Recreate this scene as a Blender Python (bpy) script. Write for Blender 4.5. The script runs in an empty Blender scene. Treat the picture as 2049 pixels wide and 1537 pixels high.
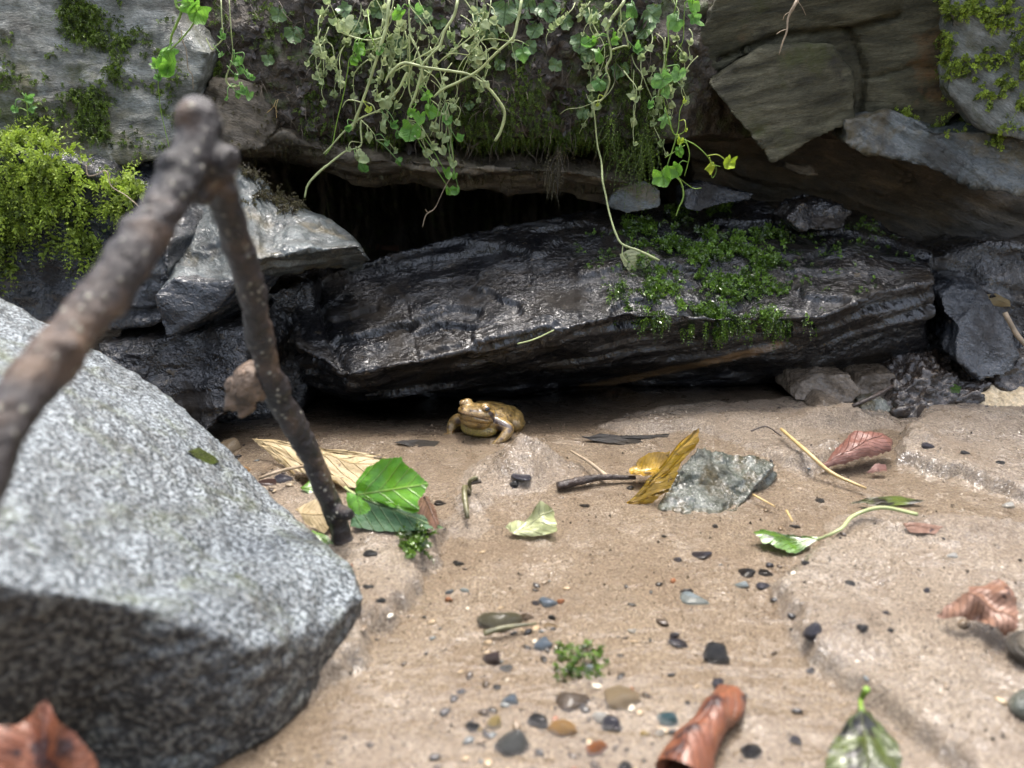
import bpy, bmesh, math, random
import numpy as np
from mathutils import Vector, Matrix
from mathutils.bvhtree import BVHTree

# ------------------------------------------------------------------ camera, sky, sun, exposure
scn = bpy.context.scene
COL = scn.collection
CAM_H, PITCH, FPX = 0.198, math.radians(20.0), 1540.0      # metres, radians, focal length in photo pixels
cam_d = bpy.data.cameras.new('camera')
cam = bpy.data.objects.new('camera', cam_d); COL.objects.link(cam)
cam.location = (0, 0, CAM_H)
cam.rotation_euler = (math.pi/2 - PITCH, 0, 0)
cam_d.sensor_width = 36.0
cam_d.lens = 36.0*FPX/2049.0
cam_d.clip_start, cam_d.clip_end = 0.01, 200.0
cam_d.dof.use_dof = True
cam_d.dof.focus_distance = 0.49
cam_d.dof.aperture_fstop = 8.5
scn.camera = cam

SUN_EL, SUN_ROT = math.radians(73), math.radians(12)
world = bpy.data.worlds.new('World'); scn.world = world; world.use_nodes = True
wn = world.node_tree; wn.nodes.clear()
sky = wn.nodes.new('ShaderNodeTexSky'); sky.sky_type = 'NISHITA'; sky.sun_disc = False
sky.sun_elevation, sky.sun_rotation = SUN_EL, SUN_ROT
sky.air_density, sky.dust_density, sky.ozone_density = 1.0, 6.0, 1.0
hsv = wn.nodes.new('ShaderNodeHueSaturation'); hsv.inputs['Saturation'].default_value = 0.6
bg = wn.nodes.new('ShaderNodeBackground'); bg.inputs['Strength'].default_value = 0.15
wo = wn.nodes.new('ShaderNodeOutputWorld')
wn.links.new(sky.outputs[0], hsv.inputs['Color']); wn.links.new(hsv.outputs[0], bg.inputs[0]); wn.links.new(bg.outputs[0], wo.inputs[0])

sun_d = bpy.data.lights.new('sun', 'SUN'); sun_d.energy = 1.0; sun_d.angle = math.radians(16); sun_d.color = (1.0, 0.965, 0.92)
sun = bpy.data.objects.new('sun', sun_d); COL.objects.link(sun)
# sky rotation: direction to the sun for sun_rotation r is (sin r, cos r) in plan
sd = Vector((math.sin(SUN_ROT)*math.cos(SUN_EL), math.cos(SUN_ROT)*math.cos(SUN_EL), math.sin(SUN_EL)))
sun.rotation_euler = sd.to_track_quat('Z', 'Y').to_euler()

scn.view_settings.view_transform = 'Standard'; scn.view_settings.look = 'None'
scn.view_settings.gamma = 1.0; scn.view_settings.exposure = 1.85
scn.cycles.max_bounces = 8
scn.cycles.caustics_reflective = False; scn.cycles.caustics_refractive = False

# ------------------------------------------------------------------ helpers: geometry of the place
rng = np.random.default_rng(7); random.seed(7)
CP, SP = math.cos(PITCH), math.sin(PITCH)
def ray(u, v):
    a, b = (u-1024)/FPX, -(v-768)/FPX
    return np.array([a, CP+b*SP, -SP+b*CP])
def W(u, v, y):                       # the point of the sight line at horizontal distance y
    d = ray(u, v); return np.array([0, 0, CAM_H]) + d*(y/d[1])
def Gz(u, v, z=0.0):                  # the point of the sight line at height z
    d = ray(u, v); return np.array([0, 0, CAM_H]) + d*((z-CAM_H)/d[2])
def project(P):
    P = np.asarray(P, float); q = P-np.array([0, 0, CAM_H])
    dep = q[:, 1]*CP - q[:, 2]*SP; up = q[:, 1]*SP + q[:, 2]*CP
    return 1024+FPX*q[:, 0]/dep, 768-FPX*up/dep, dep
def inpoly(x, y, poly):
    x = np.asarray(x); y = np.asarray(y); r = np.zeros(x.shape, bool); n = len(poly)
    for i in range(n):
        x1, y1 = poly[i][:2]; x2, y2 = poly[(i+1) % n][:2]
        c = (y1 > y) != (y2 > y)
        r ^= c & (x < (x2-x1)*(y-y1)/((y2-y1) if y2 != y1 else 1e-12)+x1)
    return r
def polydist(x, y, poly, closed=True):
    d = np.full(np.shape(x), 1e9); n = len(poly)
    for i in range(n if closed else n-1):
        ax, ay = poly[i][:2]; bx, by = poly[(i+1) % n][:2]
        L = (bx-ax)**2+(by-ay)**2+1e-18
        t = np.clip(((x-ax)*(bx-ax)+(y-ay)*(by-ay))/L, 0, 1)
        d = np.minimum(d, np.hypot(x-ax-t*(bx-ax), y-ay-t*(by-ay)))
    return d
def sstep(a, b, x):
    t = np.clip((x-a)/(b-a), 0, 1); return t*t*(3-2*t)

# gradient noise on numpy arrays
_perm = np.random.default_rng(3).permutation(256); _perm = np.concatenate([_perm]*3)
_g = np.random.default_rng(4).normal(size=(256, 3)); _g /= np.linalg.norm(_g, axis=1)[:, None]
def pn(P, seed=0):
    P = np.asarray(P, float)+seed*17.13
    I = np.floor(P).astype(int); f = P-I; I &= 255
    s = f*f*f*(f*(f*6-15)+10); out = np.zeros(len(P))
    for dx in (0, 1):
        wx = s[:, 0] if dx else 1-s[:, 0]
        for dy in (0, 1):
            wy = s[:, 1] if dy else 1-s[:, 1]
            for dz in (0, 1):
                wz = s[:, 2] if dz else 1-s[:, 2]
                h = _perm[_perm[_perm[(I[:, 0]+dx) & 255]+((I[:, 1]+dy) & 255)]+((I[:, 2]+dz) & 255)]
                g = _g[h]
                out += wx*wy*wz*(g[:, 0]*(f[:, 0]-dx)+g[:, 1]*(f[:, 1]-dy)+g[:, 2]*(f[:, 2]-dz))
    return out
def fbm(P, octs=4, seed=0, gain=0.5):
    P = np.asarray(P, float); a, t, k = 1.0, np.zeros(len(P)), 1.0
    for i in range(octs):
        t += a*pn(P*k, seed+i); a *= gain; k *= 2.03
    return t

# ------------------------------------------------------------------ helpers: Blender objects
def mesh_obj(name, V, F, mat=None, parent=None, smooth=True, attrs=None, origin=None):
    V = np.asarray(V, float)
    o0 = np.zeros(3) if origin is None else np.asarray(origin, float)
    me = bpy.data.meshes.new(name)
    me.from_pydata((V-o0).tolist(), [], F if isinstance(F, list) else F.tolist())
    if smooth: me.polygons.foreach_set('use_smooth', np.ones(len(me.polygons), bool))
    for k, a in (attrs or {}).items():
        a = np.asarray(a, float)
        if a.ndim == 1:
            at = me.attributes.new(k, 'FLOAT', 'POINT'); at.data.foreach_set('value', a)
        else:
            at = me.attributes.new(k, 'FLOAT_VECTOR', 'POINT'); at.data.foreach_set('vector', a.ravel())
    if mat: me.materials.append(mat)
    me.update()
    o = bpy.data.objects.new(name, me); COL.objects.link(o)
    if parent is not None:
        o.parent = parent
        o.location = Vector(o0)-parent.location if parent.location.length > 0 else Vector(o0)
    else:
        o.location = Vector(o0)
    return o
def tag(o, label, cat, group=None, kind=None):
    o['label'] = label; o['category'] = cat
    if group: o['group'] = group
    if kind: o['kind'] = kind
    return o
def structure(o): o['kind'] = 'structure'; return o
class MB:
    """collects several shapes into one mesh"""
    def __init__(s): s.V = []; s.F = []; s.A = {}; s.n = 0
    def add(s, V, F, **attrs):
        V = np.asarray(V, float); s.V.append(V)
        s.F += [[i+s.n for i in f] for f in F]; s.n += len(V)
        for k, a in attrs.items():
            a = np.asarray(a, float)
            if a.ndim == 0: a = np.full(len(V), float(a))
            s.A.setdefault(k, []).append(a)
    def obj(s, name, mat, parent=None, origin=None, smooth=True):
        return mesh_obj(name, np.concatenate(s.V), s.F, mat, parent, smooth, {k: np.concatenate(a) for k, a in s.A.items()}, origin)
def remesh(V, F, voxel):
    me = bpy.data.meshes.new('tmp'); me.from_pydata(np.asarray(V).tolist(), [], F)
    bm = bmesh.new(); bm.from_mesh(me); bmesh.ops.triangulate(bm, faces=bm.faces[:]); bmesh.ops.recalc_face_normals(bm, faces=bm.faces[:]); bm.to_mesh(me); bm.free()
    ob = bpy.data.objects.new('tmp', me); COL.objects.link(ob)
    m = ob.modifiers.new('r', 'REMESH'); m.mode = 'VOXEL'; m.voxel_size = voxel
    dg = bpy.context.evaluated_depsgraph_get(); ev = ob.evaluated_get(dg); em = ev.to_mesh()
    n = len(em.vertices); V = np.empty(n*3); em.vertices.foreach_get('co', V); V = V.reshape(-1, 3)
    N = np.empty(n*3); em.vertices.foreach_get('normal', N); N = N.reshape(-1, 3)
    F = [list(p.vertices) for p in em.polygons]
    ev.to_mesh_clear(); bpy.data.objects.remove(ob); bpy.data.meshes.remove(me)
    return V, N, F
def vnormals(V, F):
    me = bpy.data.meshes.new('tmp'); me.from_pydata(V.tolist(), [], F); me.update()
    N = np.empty(len(V)*3); me.vertices.foreach_get('normal', N); bpy.data.meshes.remove(me); return N.reshape(-1, 3)
def laplace(V, F, it=3, lam=0.5):
    F4 = np.array([f if len(f) == 4 else [f[0], f[1], f[2], f[2]] for f in F])
    E = np.concatenate([F4[:, [0, 1]], F4[:, [1, 2]], F4[:, [2, 3]], F4[:, [3, 0]]]); E = E[E[:, 0] != E[:, 1]]
    for _ in range(it):
        S = np.zeros_like(V); C = np.zeros(len(V))
        for a, b in ((0, 1), (1, 0)):
            np.add.at(S, E[:, a], V[E[:, b]]); np.add.at(C, E[:, a], 1)
        V = V+lam*(S/np.maximum(C, 1)[:, None]-V)
    return V
def catmull(P, n):
    P = np.asarray(P, float); m = len(P)
    if m == 2: return P[0]+(P[1]-P[0])*np.linspace(0, 1, n)[:, None]
    Q = np.concatenate([[2*P[0]-P[1]], P, [2*P[-1]-P[-2]]]); T = np.linspace(0, m-1-1e-9, n); o = []
    for t in T:
        i = int(t); f = t-i; a, b, c, d = Q[i:i+4]
        o.append(0.5*((2*b)+(c-a)*f+(2*a-5*b+4*c-d)*f*f+(3*b-a-3*c+d)*f**3))
    return np.array(o)
def tube(P, R, n=None, seg=8, jit=0.0, cap=True):
    P = np.asarray(P, float); n = n or max(4, len(P)*4)
    R = np.asarray(R if np.ndim(R) else [R, R], float)
    r = np.interp(np.linspace(0, 1, n), np.linspace(0, 1, len(R)), R); Q = catmull(P, n)
    T = np.gradient(Q, axis=0); T /= np.linalg.norm(T, axis=1)[:, None]+1e-12
    ref = np.array([0.31, 0.2, 0.93]) if abs(T[0, 2]) < 0.9 else np.array([1.0, 0.1, 0])
    V = []; u = np.cross(T[0], ref); u /= np.linalg.norm(u)
    for i in range(n):
        u = u-T[i]*np.dot(u, T[i]); u /= np.linalg.norm(u)+1e-12; w = np.cross(T[i], u)
        for k in range(seg):
            a = 2*math.pi*k/seg; rr = r[i]*(1+jit*rng.normal())
            V.append(Q[i]+rr*(math.cos(a)*u+math.sin(a)*w))
    F = [[i*seg+k, i*seg+(k+1) % seg, (i+1)*seg+(k+1) % seg, (i+1)*seg+k] for i in range(n-1) for k in range(seg)]
    if cap: F += [list(range(seg))[::-1], [(n-1)*seg+k for k in range(seg)]]
    return np.array(V), F
def ellipsoid(c, r, R=None, nu=16, nv=10):
    V = [];
    for j in range(nv+1):
        t = math.pi*j/nv
        for i in range(nu):
            p = 2*math.pi*i/nu; V.append([math.sin(t)*math.cos(p)*r[0], math.sin(t)*math.sin(p)*r[1], math.cos(t)*r[2]])
    V = np.array(V)
    if R is not None: V = V@np.array(R.to_3x3()).T
    F = [[j*nu+i, (j+1)*nu+i, (j+1)*nu+(i+1) % nu, j*nu+(i+1) % nu] for j in range(nv) for i in range(nu)]
    return V+np.asarray(c), F

# ------------------------------------------------------------------ helpers: materials
class NT:
    def __init__(s, name):
        s.m = bpy.data.materials.new(name); s.m.use_nodes = True; s.t = s.m.node_tree; s.t.nodes.clear()
    def n(s, typ, ins=None, **kw):
        x = s.t.nodes.new('ShaderNode'+typ)
        for k, v in kw.items(): setattr(x, k, v)
        for k, v in (ins or {}).items():
            if isinstance(v, bpy.types.NodeSocket): s.t.links.new(v, x.inputs[k])
            else: x.inputs[k].default_value = v
        return x
    def noise(s, vec, scale, detail=5, rough=0.55, dist=0.0):
        return s.n('TexNoise', {'Vector': vec, 'Scale': scale, 'Detail': detail, 'Roughness': rough, 'Distortion': dist}).outputs[0]
    def ramp(s, fac, stops):
        x = s.n('ValToRGB', {'Fac': fac}); e = x.color_ramp.elements
        while len(e) < len(stops): e.new(0.5)
        for el, (p, c) in zip(e, stops): el.position = p; el.color = tuple(c)+(1,) if np.ndim(c) else (c, c, c, 1)
        return x.outputs[0]
    def mix(s, fac, a, b, mode='MIX'):
        x = s.n('Mix', data_type='RGBA', blend_type=mode)
        for k, v in ((0, fac), (6, a), (7, b)):
            if isinstance(v, bpy.types.NodeSocket): s.t.links.new(v, x.inputs[k])
            else: x.inputs[k].default_value = v if k == 0 else tuple(v)+((1,) if len(v) == 3 else ())
        return x.outputs[2]
    def math(s, op, a, b=0.0, c=None):
        d = {0: a, 1: b}
        if c is not None: d[2] = c
        return s.n('Math', d, operation=op).outputs[0]
    def bump(s, h, dist, strength=1.0, nrm=None):
        d = {'Height': h, 'Distance': dist, 'Strength': strength}
        if nrm is not None: d['Normal'] = nrm
        return s.n('Bump', d).outputs[0]
    def out(s, sh): s.n('OutputMaterial', {'Surface': sh}); return s.m

def mat_rock(name, cols, rough=(0.25, 0.6), streak=5.0, coat=0.0, patch=None, fine=0.0006, mid=0.002, spec=0.5, scale=1.0, speck=None, glint=0.35):
    t = NT(name)
    fc = t.n('Attribute', attribute_name='fc').outputs['Vector']
    st = t.n('Mapping', {'Vector': fc, 'Scale': (1, 1, streak)}).outputs[0]
    a = t.noise(st, 28*scale, 8, 0.62, 0.3)
    base = t.ramp(a, [(0.30, cols[0]), (0.5, cols[1]), (0.72, cols[2])])
    f = t.noise(st, 420*scale, 4, 0.7)
    base = t.mix(1.0, base, t.ramp(f, [(0.3, 0.55), (0.7, 1.35)]), 'MULTIPLY')
    if patch:
        for pc, psc, lo, hi in patch:
            pm = t.ramp(t.noise(fc, psc, 6, 0.65, 0.2), [(lo, 0.0), (hi, 1.0)])
            base = t.mix(pm, base, pc)
    if speck:
        sp = t.ramp(t.noise(fc, speck[1], 2, 0.5), [(speck[2], 0.0), (speck[2]+0.05, 1.0)])
        base = t.mix(sp, base, speck[0])
    vn = t.n('Attribute', attribute_name='vein').outputs['Fac']
    base = t.mix(vn, base, (0.16, 0.10, 0.05))
    rg = t.n('MapRange', {0: t.noise(fc, 55, 5, 0.6), 1: 0.3, 2: 0.7, 3: rough[0], 4: rough[1]}).outputs[0]
    b = t.bump(a, mid)
    b = t.bump(t.noise(st, 140, 5, 0.7), mid, nrm=b)
    b = t.bump(f, fine, nrm=b)
    p = t.n('BsdfPrincipled', {'Base Color': base, 'Roughness': rg, 'Normal': b, 'Specular IOR Level': spec})
    if coat:
        film = t.ramp(t.noise(fc, 24, 6, 0.68, 0.5), [(0.37, 0.12), (0.48, 1.0)])
        silt = t.mix(t.math('MULTIPLY', t.math('SUBTRACT', 1.0, film), 0.5), base, (0.04, 0.033, 0.025)); t.t.links.new(silt, p.inputs['Base Color'])
        cb = t.bump(t.math('MULTIPLY', t.noise(fc, 30, 1.5, 0.5, 0.5), t.noise(fc, 15, 2)), 0.034)
        cb = t.bump(t.math('MULTIPLY', t.noise(fc, 260, 3, 0.6, 0.5), film), 0.0028, nrm=cb)
        t.t.links.new(t.math('MULTIPLY', film, coat), p.inputs['Coat Weight'])
        p.inputs['Coat Roughness'].default_value = 0.03; p.inputs['Coat IOR'].default_value = 1.6; p.inputs['Specular IOR Level'].default_value = 0.5-0.42*coat
        t.t.links.new(cb, p.inputs['Coat Normal'])
    return t.out(p.outputs[0])

def mat_plain(name, col, rough=0.5, var=0.3, vscale=200, bumpd=0.0005, bscale=400, trans=0.0, coat=0.0, col2=None, attr=None, spec=0.5, patch=None):
    t = NT(name)
    gc = t.n('TexCoord').outputs['Object']
    n1 = t.noise(gc, vscale, 5, 0.6)
    c2 = col2 or tuple(c*(1-var) for c in col)
    base = t.mix(t.ramp(n1, [(0.35, 0.0), (0.65, 1.0)]), c2, col)
    if patch:
        for pc, psc, lo, hi in patch:
            base = t.mix(t.ramp(t.noise(gc, psc, 5, 0.6, 0.2), [(lo, 0.0), (hi, 1.0)]), base, pc)
    if attr:
        rn = t.n('Attribute', attribute_name='rnd').outputs['Fac']
        base = t.mix(rn, base, attr)
    b = t.bump(t.noise(gc, bscale, 4, 0.6), bumpd)
    p = t.n('BsdfPrincipled', {'Base Color': base, 'Roughness': rough, 'Normal': b, 'Specular IOR Level': spec, 'Coat Weight': coat, 'Coat Roughness': 0.05})
    sh = p.outputs[0]
    if trans:
        tr = t.n('BsdfTranslucent', {'Color': base})
        sh = t.n('MixShader', {0: trans, 1: sh, 2: tr.outputs[0]}).outputs[0]
    return t.out(sh)

def mat_leaf(name, c1, c2, vein, rough=0.35, trans=0.3, nveins=7, slant=1.1, coat=0.0, spots=None, veinw=0.5, blotch=60):
    """leaf blade: 'lf' attribute = (along midrib 0..1, across -1..1, 0)"""
    t = NT(name)
    lf = t.n('Attribute', attribute_name='lf').outputs['Vector']
    sx = t.n('SeparateXYZ', {0: lf})
    oc = t.n('TexCoord').outputs['Object']
    ab = t.math('ABSOLUTE', sx.outputs[1])
    base = t.mix(t.ramp(t.noise(oc, blotch, 5, 0.6, 0.3), [(0.35, 0.0), (0.65, 1.0)]), c1, c2)
    if spots:
        base = t.mix(t.ramp(t.noise(oc, spots[1], 3, 0.6), [(spots[2], 0.0), (spots[2]+0.06, 1.0)]), base, spots[0])
    mid = t.math('SUBTRACT', 1.0, t.math('MULTIPLY', ab, 22.0))
    mid = t.n('Clamp', {0: mid}).outputs[0]
    ph = t.math('MULTIPLY', t.math('SUBTRACT', sx.outputs[0], t.math('MULTIPLY', ab, slant*0.3)), nveins)
    fr = t.math('ABSOLUTE', t.math('SUBTRACT', t.math('FRACT', ph), 0.5))
    sv = t.n('Clamp', {0: t.math('SUBTRACT', 1.0, t.math('MULTIPLY', fr, 11.0))}).outputs[0]
    vn = t.math('MAXIMUM', mid, t.math('MULTIPLY', sv, 0.7))
    base = t.mix(t.math('MULTIPLY', vn, veinw), base, vein)
    b = t.bump(vn, -0.0006)
    b = t.bump(t.noise(oc, 350, 4, 0.6), 0.0006, nrm=b)
    p = t.n('BsdfPrincipled', {'Base Color': base, 'Roughness': rough, 'Normal': b, 'Coat Weight': coat, 'Coat Roughness': 0.06})
    tr = t.n('BsdfTranslucent', {'Color': base, 'Normal': b})
    return t.out(t.n('MixShader', {0: trans, 1: p.outputs[0], 2: tr.outputs[0]}).outputs[0])

# ------------------------------------------------------------------ rocks
BVH = []          # surfaces on which small things are laid
def addbvh(V, F): BVH.append(BVHTree.FromPolygons([tuple(v) for v in V], F))
def hit(u, v, trees=None):
    d = Vector(ray(u, v)).normalized(); best = None
    for t in (trees or BVH):
        h = t.ray_cast(Vector((0, 0, CAM_H)), d)
        if h[0] is not None and (best is None or h[3] < best[2]): best = (np.array(h[0]), np.array(h[1]), h[3])
    return best
def basis(n):
    n = np.asarray(n, float); n /= np.linalg.norm(n); a = np.cross([0.05, 1, 0.1], n); a /= np.linalg.norm(a)
    return a, np.cross(n, a), n
def loft(stations):
    """closed body through rings of equal length"""
    k = len(stations[0]); V = [p for s in stations for p in s]; n = len(stations)
    F = [[i*k+j, i*k+(j+1) % k, (i+1)*k+(j+1) % k, (i+1)*k+j] for i in range(n-1) for j in range(k)]
    F += [list(range(k))[::-1], [(n-1)*k+j for j in range(k)]]
    return np.array(V), F
def prism(front, back):
    k = len(front); V = np.array(list(front)+list(back))
    F = [[j, (j+1) % k, k+(j+1) % k, k+j] for j in range(k)]+[list(range(k))[::-1], list(range(k, 2*k))]
    return V, F
ROCKS = {}
def rock(name, label, cat, shapes, mat, fol, voxel=0.002, big=0.004, side=0.0025, layer=0.004, top=0.0015, fine=0.0005, seed=0, group=None, smooth=1, freq=1.0, key=None, kind=None, aniso=(26, 26), steps=4.0, grooves=(), veins=()):
    Vs, Fs, n = [], [], 0
    for V, F in shapes:
        Vs.append(np.asarray(V)); Fs += [[i+n for i in f] for f in F]; n += len(V)
    V, N, F = remesh(np.concatenate(Vs), Fs, voxel)
    V = laplace(V, F, smooth) if smooth else V; N = vnormals(V, F)
    a, b, c = basis(fol)
    fc = np.stack([V@a, V@b, V@c], 1)
    al = np.abs(N@c)
    w = fc[:, 2]+0.011*fbm(fc*[13, 13, 13], 4, seed)
    L = np.floor(w/layer); fr = w/layer-L
    h = lambda k: (np.sin(k*127.1+seed*3.7)*43758.5453) % 1.0
    r0, r1 = h(L), h(L+1); s = sstep(0.75, 1.0, fr)
    lay = r0*(1-s)+r1*s-0.5
    brk = pn(np.stack([fc[:, 0]*22, fc[:, 1]*22, L*3.1], 1), seed+5)
    d = side*(1-al**2)*(lay*1.6+brk*1.6)*np.clip(.75+1.6*pn(fc*15, seed+7), .1, 1.6)
    tn = fbm(fc*[aniso[0]*freq, aniso[1]*freq, 8], 3, seed+9)*steps
    tl = np.floor(tn)+sstep(0.8, 1.0, tn-np.floor(tn))
    d += top*al*tl
    d += big*fbm(fc*[9*freq, 9*freq, 12*freq], 3, seed+2)
    d += fine*fbm(fc*[110, 110, 220], 3, seed+3)*2
    V = V+N*d[:, None]
    vein = np.zeros(len(V))
    if grooves or veins:
        gu, gv, _ = project(V); vis = (N*(np.array([0, 0, CAM_H])-V)).sum(1) > 0
        gu = gu+5*fbm(V*90, 2, 71); gv = gv+5*fbm(V*90, 2, 72)
        for pl, wd, dep in grooves: V = V-N*(dep*vis*sstep(wd, 0, polydist(gu, gv, pl, False)))[:, None]
        for pl, wd in veins: vein = np.maximum(vein, vis*sstep(wd, wd*.4, polydist(gu, gv, pl, False)))
    N = vnormals(V, F)
    o0 = V.mean(0); o0[2] = V[:, 2].min()
    o = mesh_obj(name, V, F, mat, None, True, {'fc': fc, 'up': N[:, 2], 'vein': vein}, o0)
    tag(o, label, cat, group, kind); addbvh(V, F)
    ROCKS[key or name] = (V, N, F, BVH[-1]); return o
def pp(lst): return [W(*p) for p in lst]
def block(front, dy=0.1, dx=0.0, dz=0.0, shrink=1.0):
    """stone whose face to the stream is the outline `front` (with its own depths), running dy back into the bank"""
    f = np.array(pp(front)); c = f.mean(0)
    return prism(f, (f-c)*shrink+c+np.array([dx, dy, dz]))

M = {}
M['wet'] = mat_rock('wet_slate', [(0.004, 0.0042, 0.0055), (0.008, 0.008, 0.009), (0.028, 0.023, 0.018)], (0.25, 0.5), 2.0, 1.0,
    patch=[((0.07, 0.054, 0.033), 130, 0.62, 0.70)], fine=0.0006, mid=0.0012)
M['wetblue'] = mat_rock('wet_blue_slate', [(0.006, 0.0075, 0.010), (0.016, 0.019, 0.024), (0.055, 0.06, 0.066)], (0.14, 0.4), 3.0, 0.8)
M['grey'] = mat_rock('pale_slate', [(0.028, 0.033, 0.034), (0.068, 0.08, 0.08), (0.17, 0.19, 0.19)], (0.3, 0.55), 4.5, 0.6,
    patch=[((0.10, 0.085, 0.05), 22, 0.52, 0.62), ((0.03, 0.028, 0.02), 34, 0.60, 0.70)])
M['lichen'] = mat_rock('lichened_slate', [(0.06, 0.06, 0.05), (0.15, 0.16, 0.14), (0.33, 0.35, 0.34)], (0.4, 0.7), 4.0, 0.15,
    patch=[((0.08, 0.075, 0.03), 17, 0.50, 0.60), ((0.05, 0.06, 0.018), 40, 0.55, 0.66), ((0.3, 0.3, 0.26), 60, 0.62, 0.7)], mid=0.003)
M['olive'] = mat_rock('olive_slate', [(0.022, 0.021, 0.012), (0.066, 0.062, 0.036), (0.15, 0.14, 0.09)], (0.55, 0.8), 6.0, 0.0, spec=0.3,
    patch=[((0.055, 0.06, 0.018), 26, 0.56, 0.68), ((0.17, 0.09, 0.035), 13, 0.60, 0.72), ((0.03, 0.027, 0.02), 18, 0.58, 0.66)])
M['brown'] = mat_rock('brown_rock', [(0.018, 0.015, 0.010), (0.055, 0.043, 0.026), (0.12, 0.092, 0.055)], (0.35, 0.6), 4.0, 0.2,
    patch=[((0.1, 0.055, 0.02), 14, 0.55, 0.7)])
M['ledge'] = mat_rock('ledge_stone', [(0.03, 0.024, 0.016), (0.09, 0.072, 0.048), (0.2, 0.17, 0.12)], (0.4, 0.65), 4.0, 0.1)
M['quartz'] = mat_rock('quartz', [(0.35, 0.24, 0.11), (0.55, 0.43, 0.26), (0.75, 0.66, 0.5)], (0.3, 0.5), 1.0, 0.3, mid=0.003)
M['mudstone'] = mat_rock('mud_coated_stone', [(0.06, 0.045, 0.03), (0.13, 0.10, 0.07), (0.22, 0.175, 0.13)], (0.12, 0.35), 1.5, 0.7, mid=0.002)
M['green'] = mat_rock('green_slate', [(0.03, 0.033, 0.022), (0.09, 0.1, 0.08), (0.2, 0.22, 0.2)], (0.12, 0.35), 1.2, 0.9,
    patch=[((0.05, 0.042, 0.018), 70, 0.5, 0.6)], mid=0.003, fine=0.0014)

# granite with lichen speckle; steep faces coloured darker, painting in shade and wet
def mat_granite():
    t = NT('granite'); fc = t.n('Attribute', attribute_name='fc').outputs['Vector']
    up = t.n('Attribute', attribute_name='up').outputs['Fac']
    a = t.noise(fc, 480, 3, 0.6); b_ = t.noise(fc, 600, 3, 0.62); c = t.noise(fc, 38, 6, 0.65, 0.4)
    shaded_wet = t.ramp(a, [(0.40, (0.006, 0.006, 0.006)), (0.5, (0.022, 0.02, 0.018)), (0.60, (0.10, 0.095, 0.08))])
    lit_lich = t.ramp(b_, [(0.41, (0.012, 0.016, 0.020)), (0.49, (0.075, 0.09, 0.10)), (0.57, (0.28, 0.31, 0.325))])
    lit_lich = t.mix(t.ramp(c, [(0.52, 0.0), (0.66, 0.6)]), lit_lich, (0.10, 0.115, 0.05))
    lit_lich = t.mix(t.ramp(t.noise(fc, 120, 5, 0.7), [(0.52, 0.0), (0.70, 0.6)]), lit_lich, (0.05, 0.055, 0.06))
    lit_lich = t.mix(t.ramp(t.noise(fc, 24, 5, 0.65, 0.6), [(0.45, 0.0), (0.7, 0.3)]), lit_lich, (0.22, 0.245, 0.26))
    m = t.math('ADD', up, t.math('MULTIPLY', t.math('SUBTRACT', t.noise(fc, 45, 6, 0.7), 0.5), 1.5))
    base = t.mix(t.ramp(m, [(0.1, 0.0), (0.95, 1.0)]), shaded_wet, lit_lich)
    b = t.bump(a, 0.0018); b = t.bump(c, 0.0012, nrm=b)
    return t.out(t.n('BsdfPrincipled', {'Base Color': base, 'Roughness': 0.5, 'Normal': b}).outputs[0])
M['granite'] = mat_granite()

# ---- the big wet slab over the frog
TFt = [(600, 690, .475), (690, 750, .455), (830, 722, .46), (960, 692, .465), (1110, 656, .47), (1250, 625, .475), (1480, 640, .485), (1640, 628, .49), (1760, 585, .50), (1865, 560, .51)]
TBk = [(572, 590, .53), (650, 545, .56), (800, 495, .58), (950, 462, .59), (1100, 435, .60), (1240, 410, .61), (1500, 400, .62), (1650, 402, .62), (1770, 440, .60), (1862, 505, .56)]
st = []
for (a, b) in zip(TFt, TBk):
    A, B = W(*a), W(*b); bf = np.array([A[0], 0.575, -0.03]); bf[0] = A[0]*1.12
    mid = A*0.55+bf*0.45; mid[1] -= 0.012
    st.append([A, B, np.array([B[0], B[1]+.03, -0.04]), bf, mid])
rock('slate_slab', 'long black wet slate slab roofing the frog hollow, moss on its far end', 'rock', [loft(st)], M['wet'], (-0.16, -0.30, 0.94),
     0.0017, big=0.0045, side=0.0035, layer=0.007, top=0.0042, fine=0.00015, seed=1, key='slab', aniso=(9, 17), steps=2.6, grooves=[([(668, 640), (720, 625), (755, 615)], 7, .004), ([(672, 680), (740, 668), (800, 648), (830, 650)], 9, .007), ([(845, 622), (870, 612)], 6, .004), ([(835, 668), (880, 650), (950, 655)], 7, .005), ([(850, 705), (920, 690)], 6, .004), ([(640, 580), (655, 660), (690, 750)], 12, .006), ([(810, 600), (822, 660), (835, 720)], 6, .003), ([(700, 560), (850, 520), (1000, 500)], 7, .004)], veins=[([(960, 805), (1100, 790), (1330, 742), (1430, 722), (1560, 690)], 9)])

# ---- stones of the bank
rock('lichened_rock', 'big grey lichened rock face beside the soil bank, above the bright moss', 'rock',
     [block([(-260, -120, .50), (352, -120, .55), (348, 30, .54), (412, 105, .53), (392, 180, .525), (345, 320, .505), (200, 335, .49), (60, 300, .48), (-260, 260, .47)], .12, 0, .02)],
     M['lichen'], (0.12, -0.45, 0.9), 0.0024, big=0.007, side=0.003, layer=0.004, top=0.002, seed=2, key='ul')
rock('mossy_ledge_rock', 'dark wet rock ledge carrying the bright moss cushion', 'rock',
     [block([(-260, 300, .46), (60, 300, .465), (180, 335, .465), (285, 405, .46), (345, 480, .45), (335, 560, .44), (325, 650, .445), (215, 665, .45), (80, 650, .45), (-260, 640, .45)], .1, 0, .01)],
     M['wetblue'], (0.05, -0.2, 0.97), 0.0024, big=0.007, side=0.004, layer=0.006, top=0.002, seed=3, key='mossledge')
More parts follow.
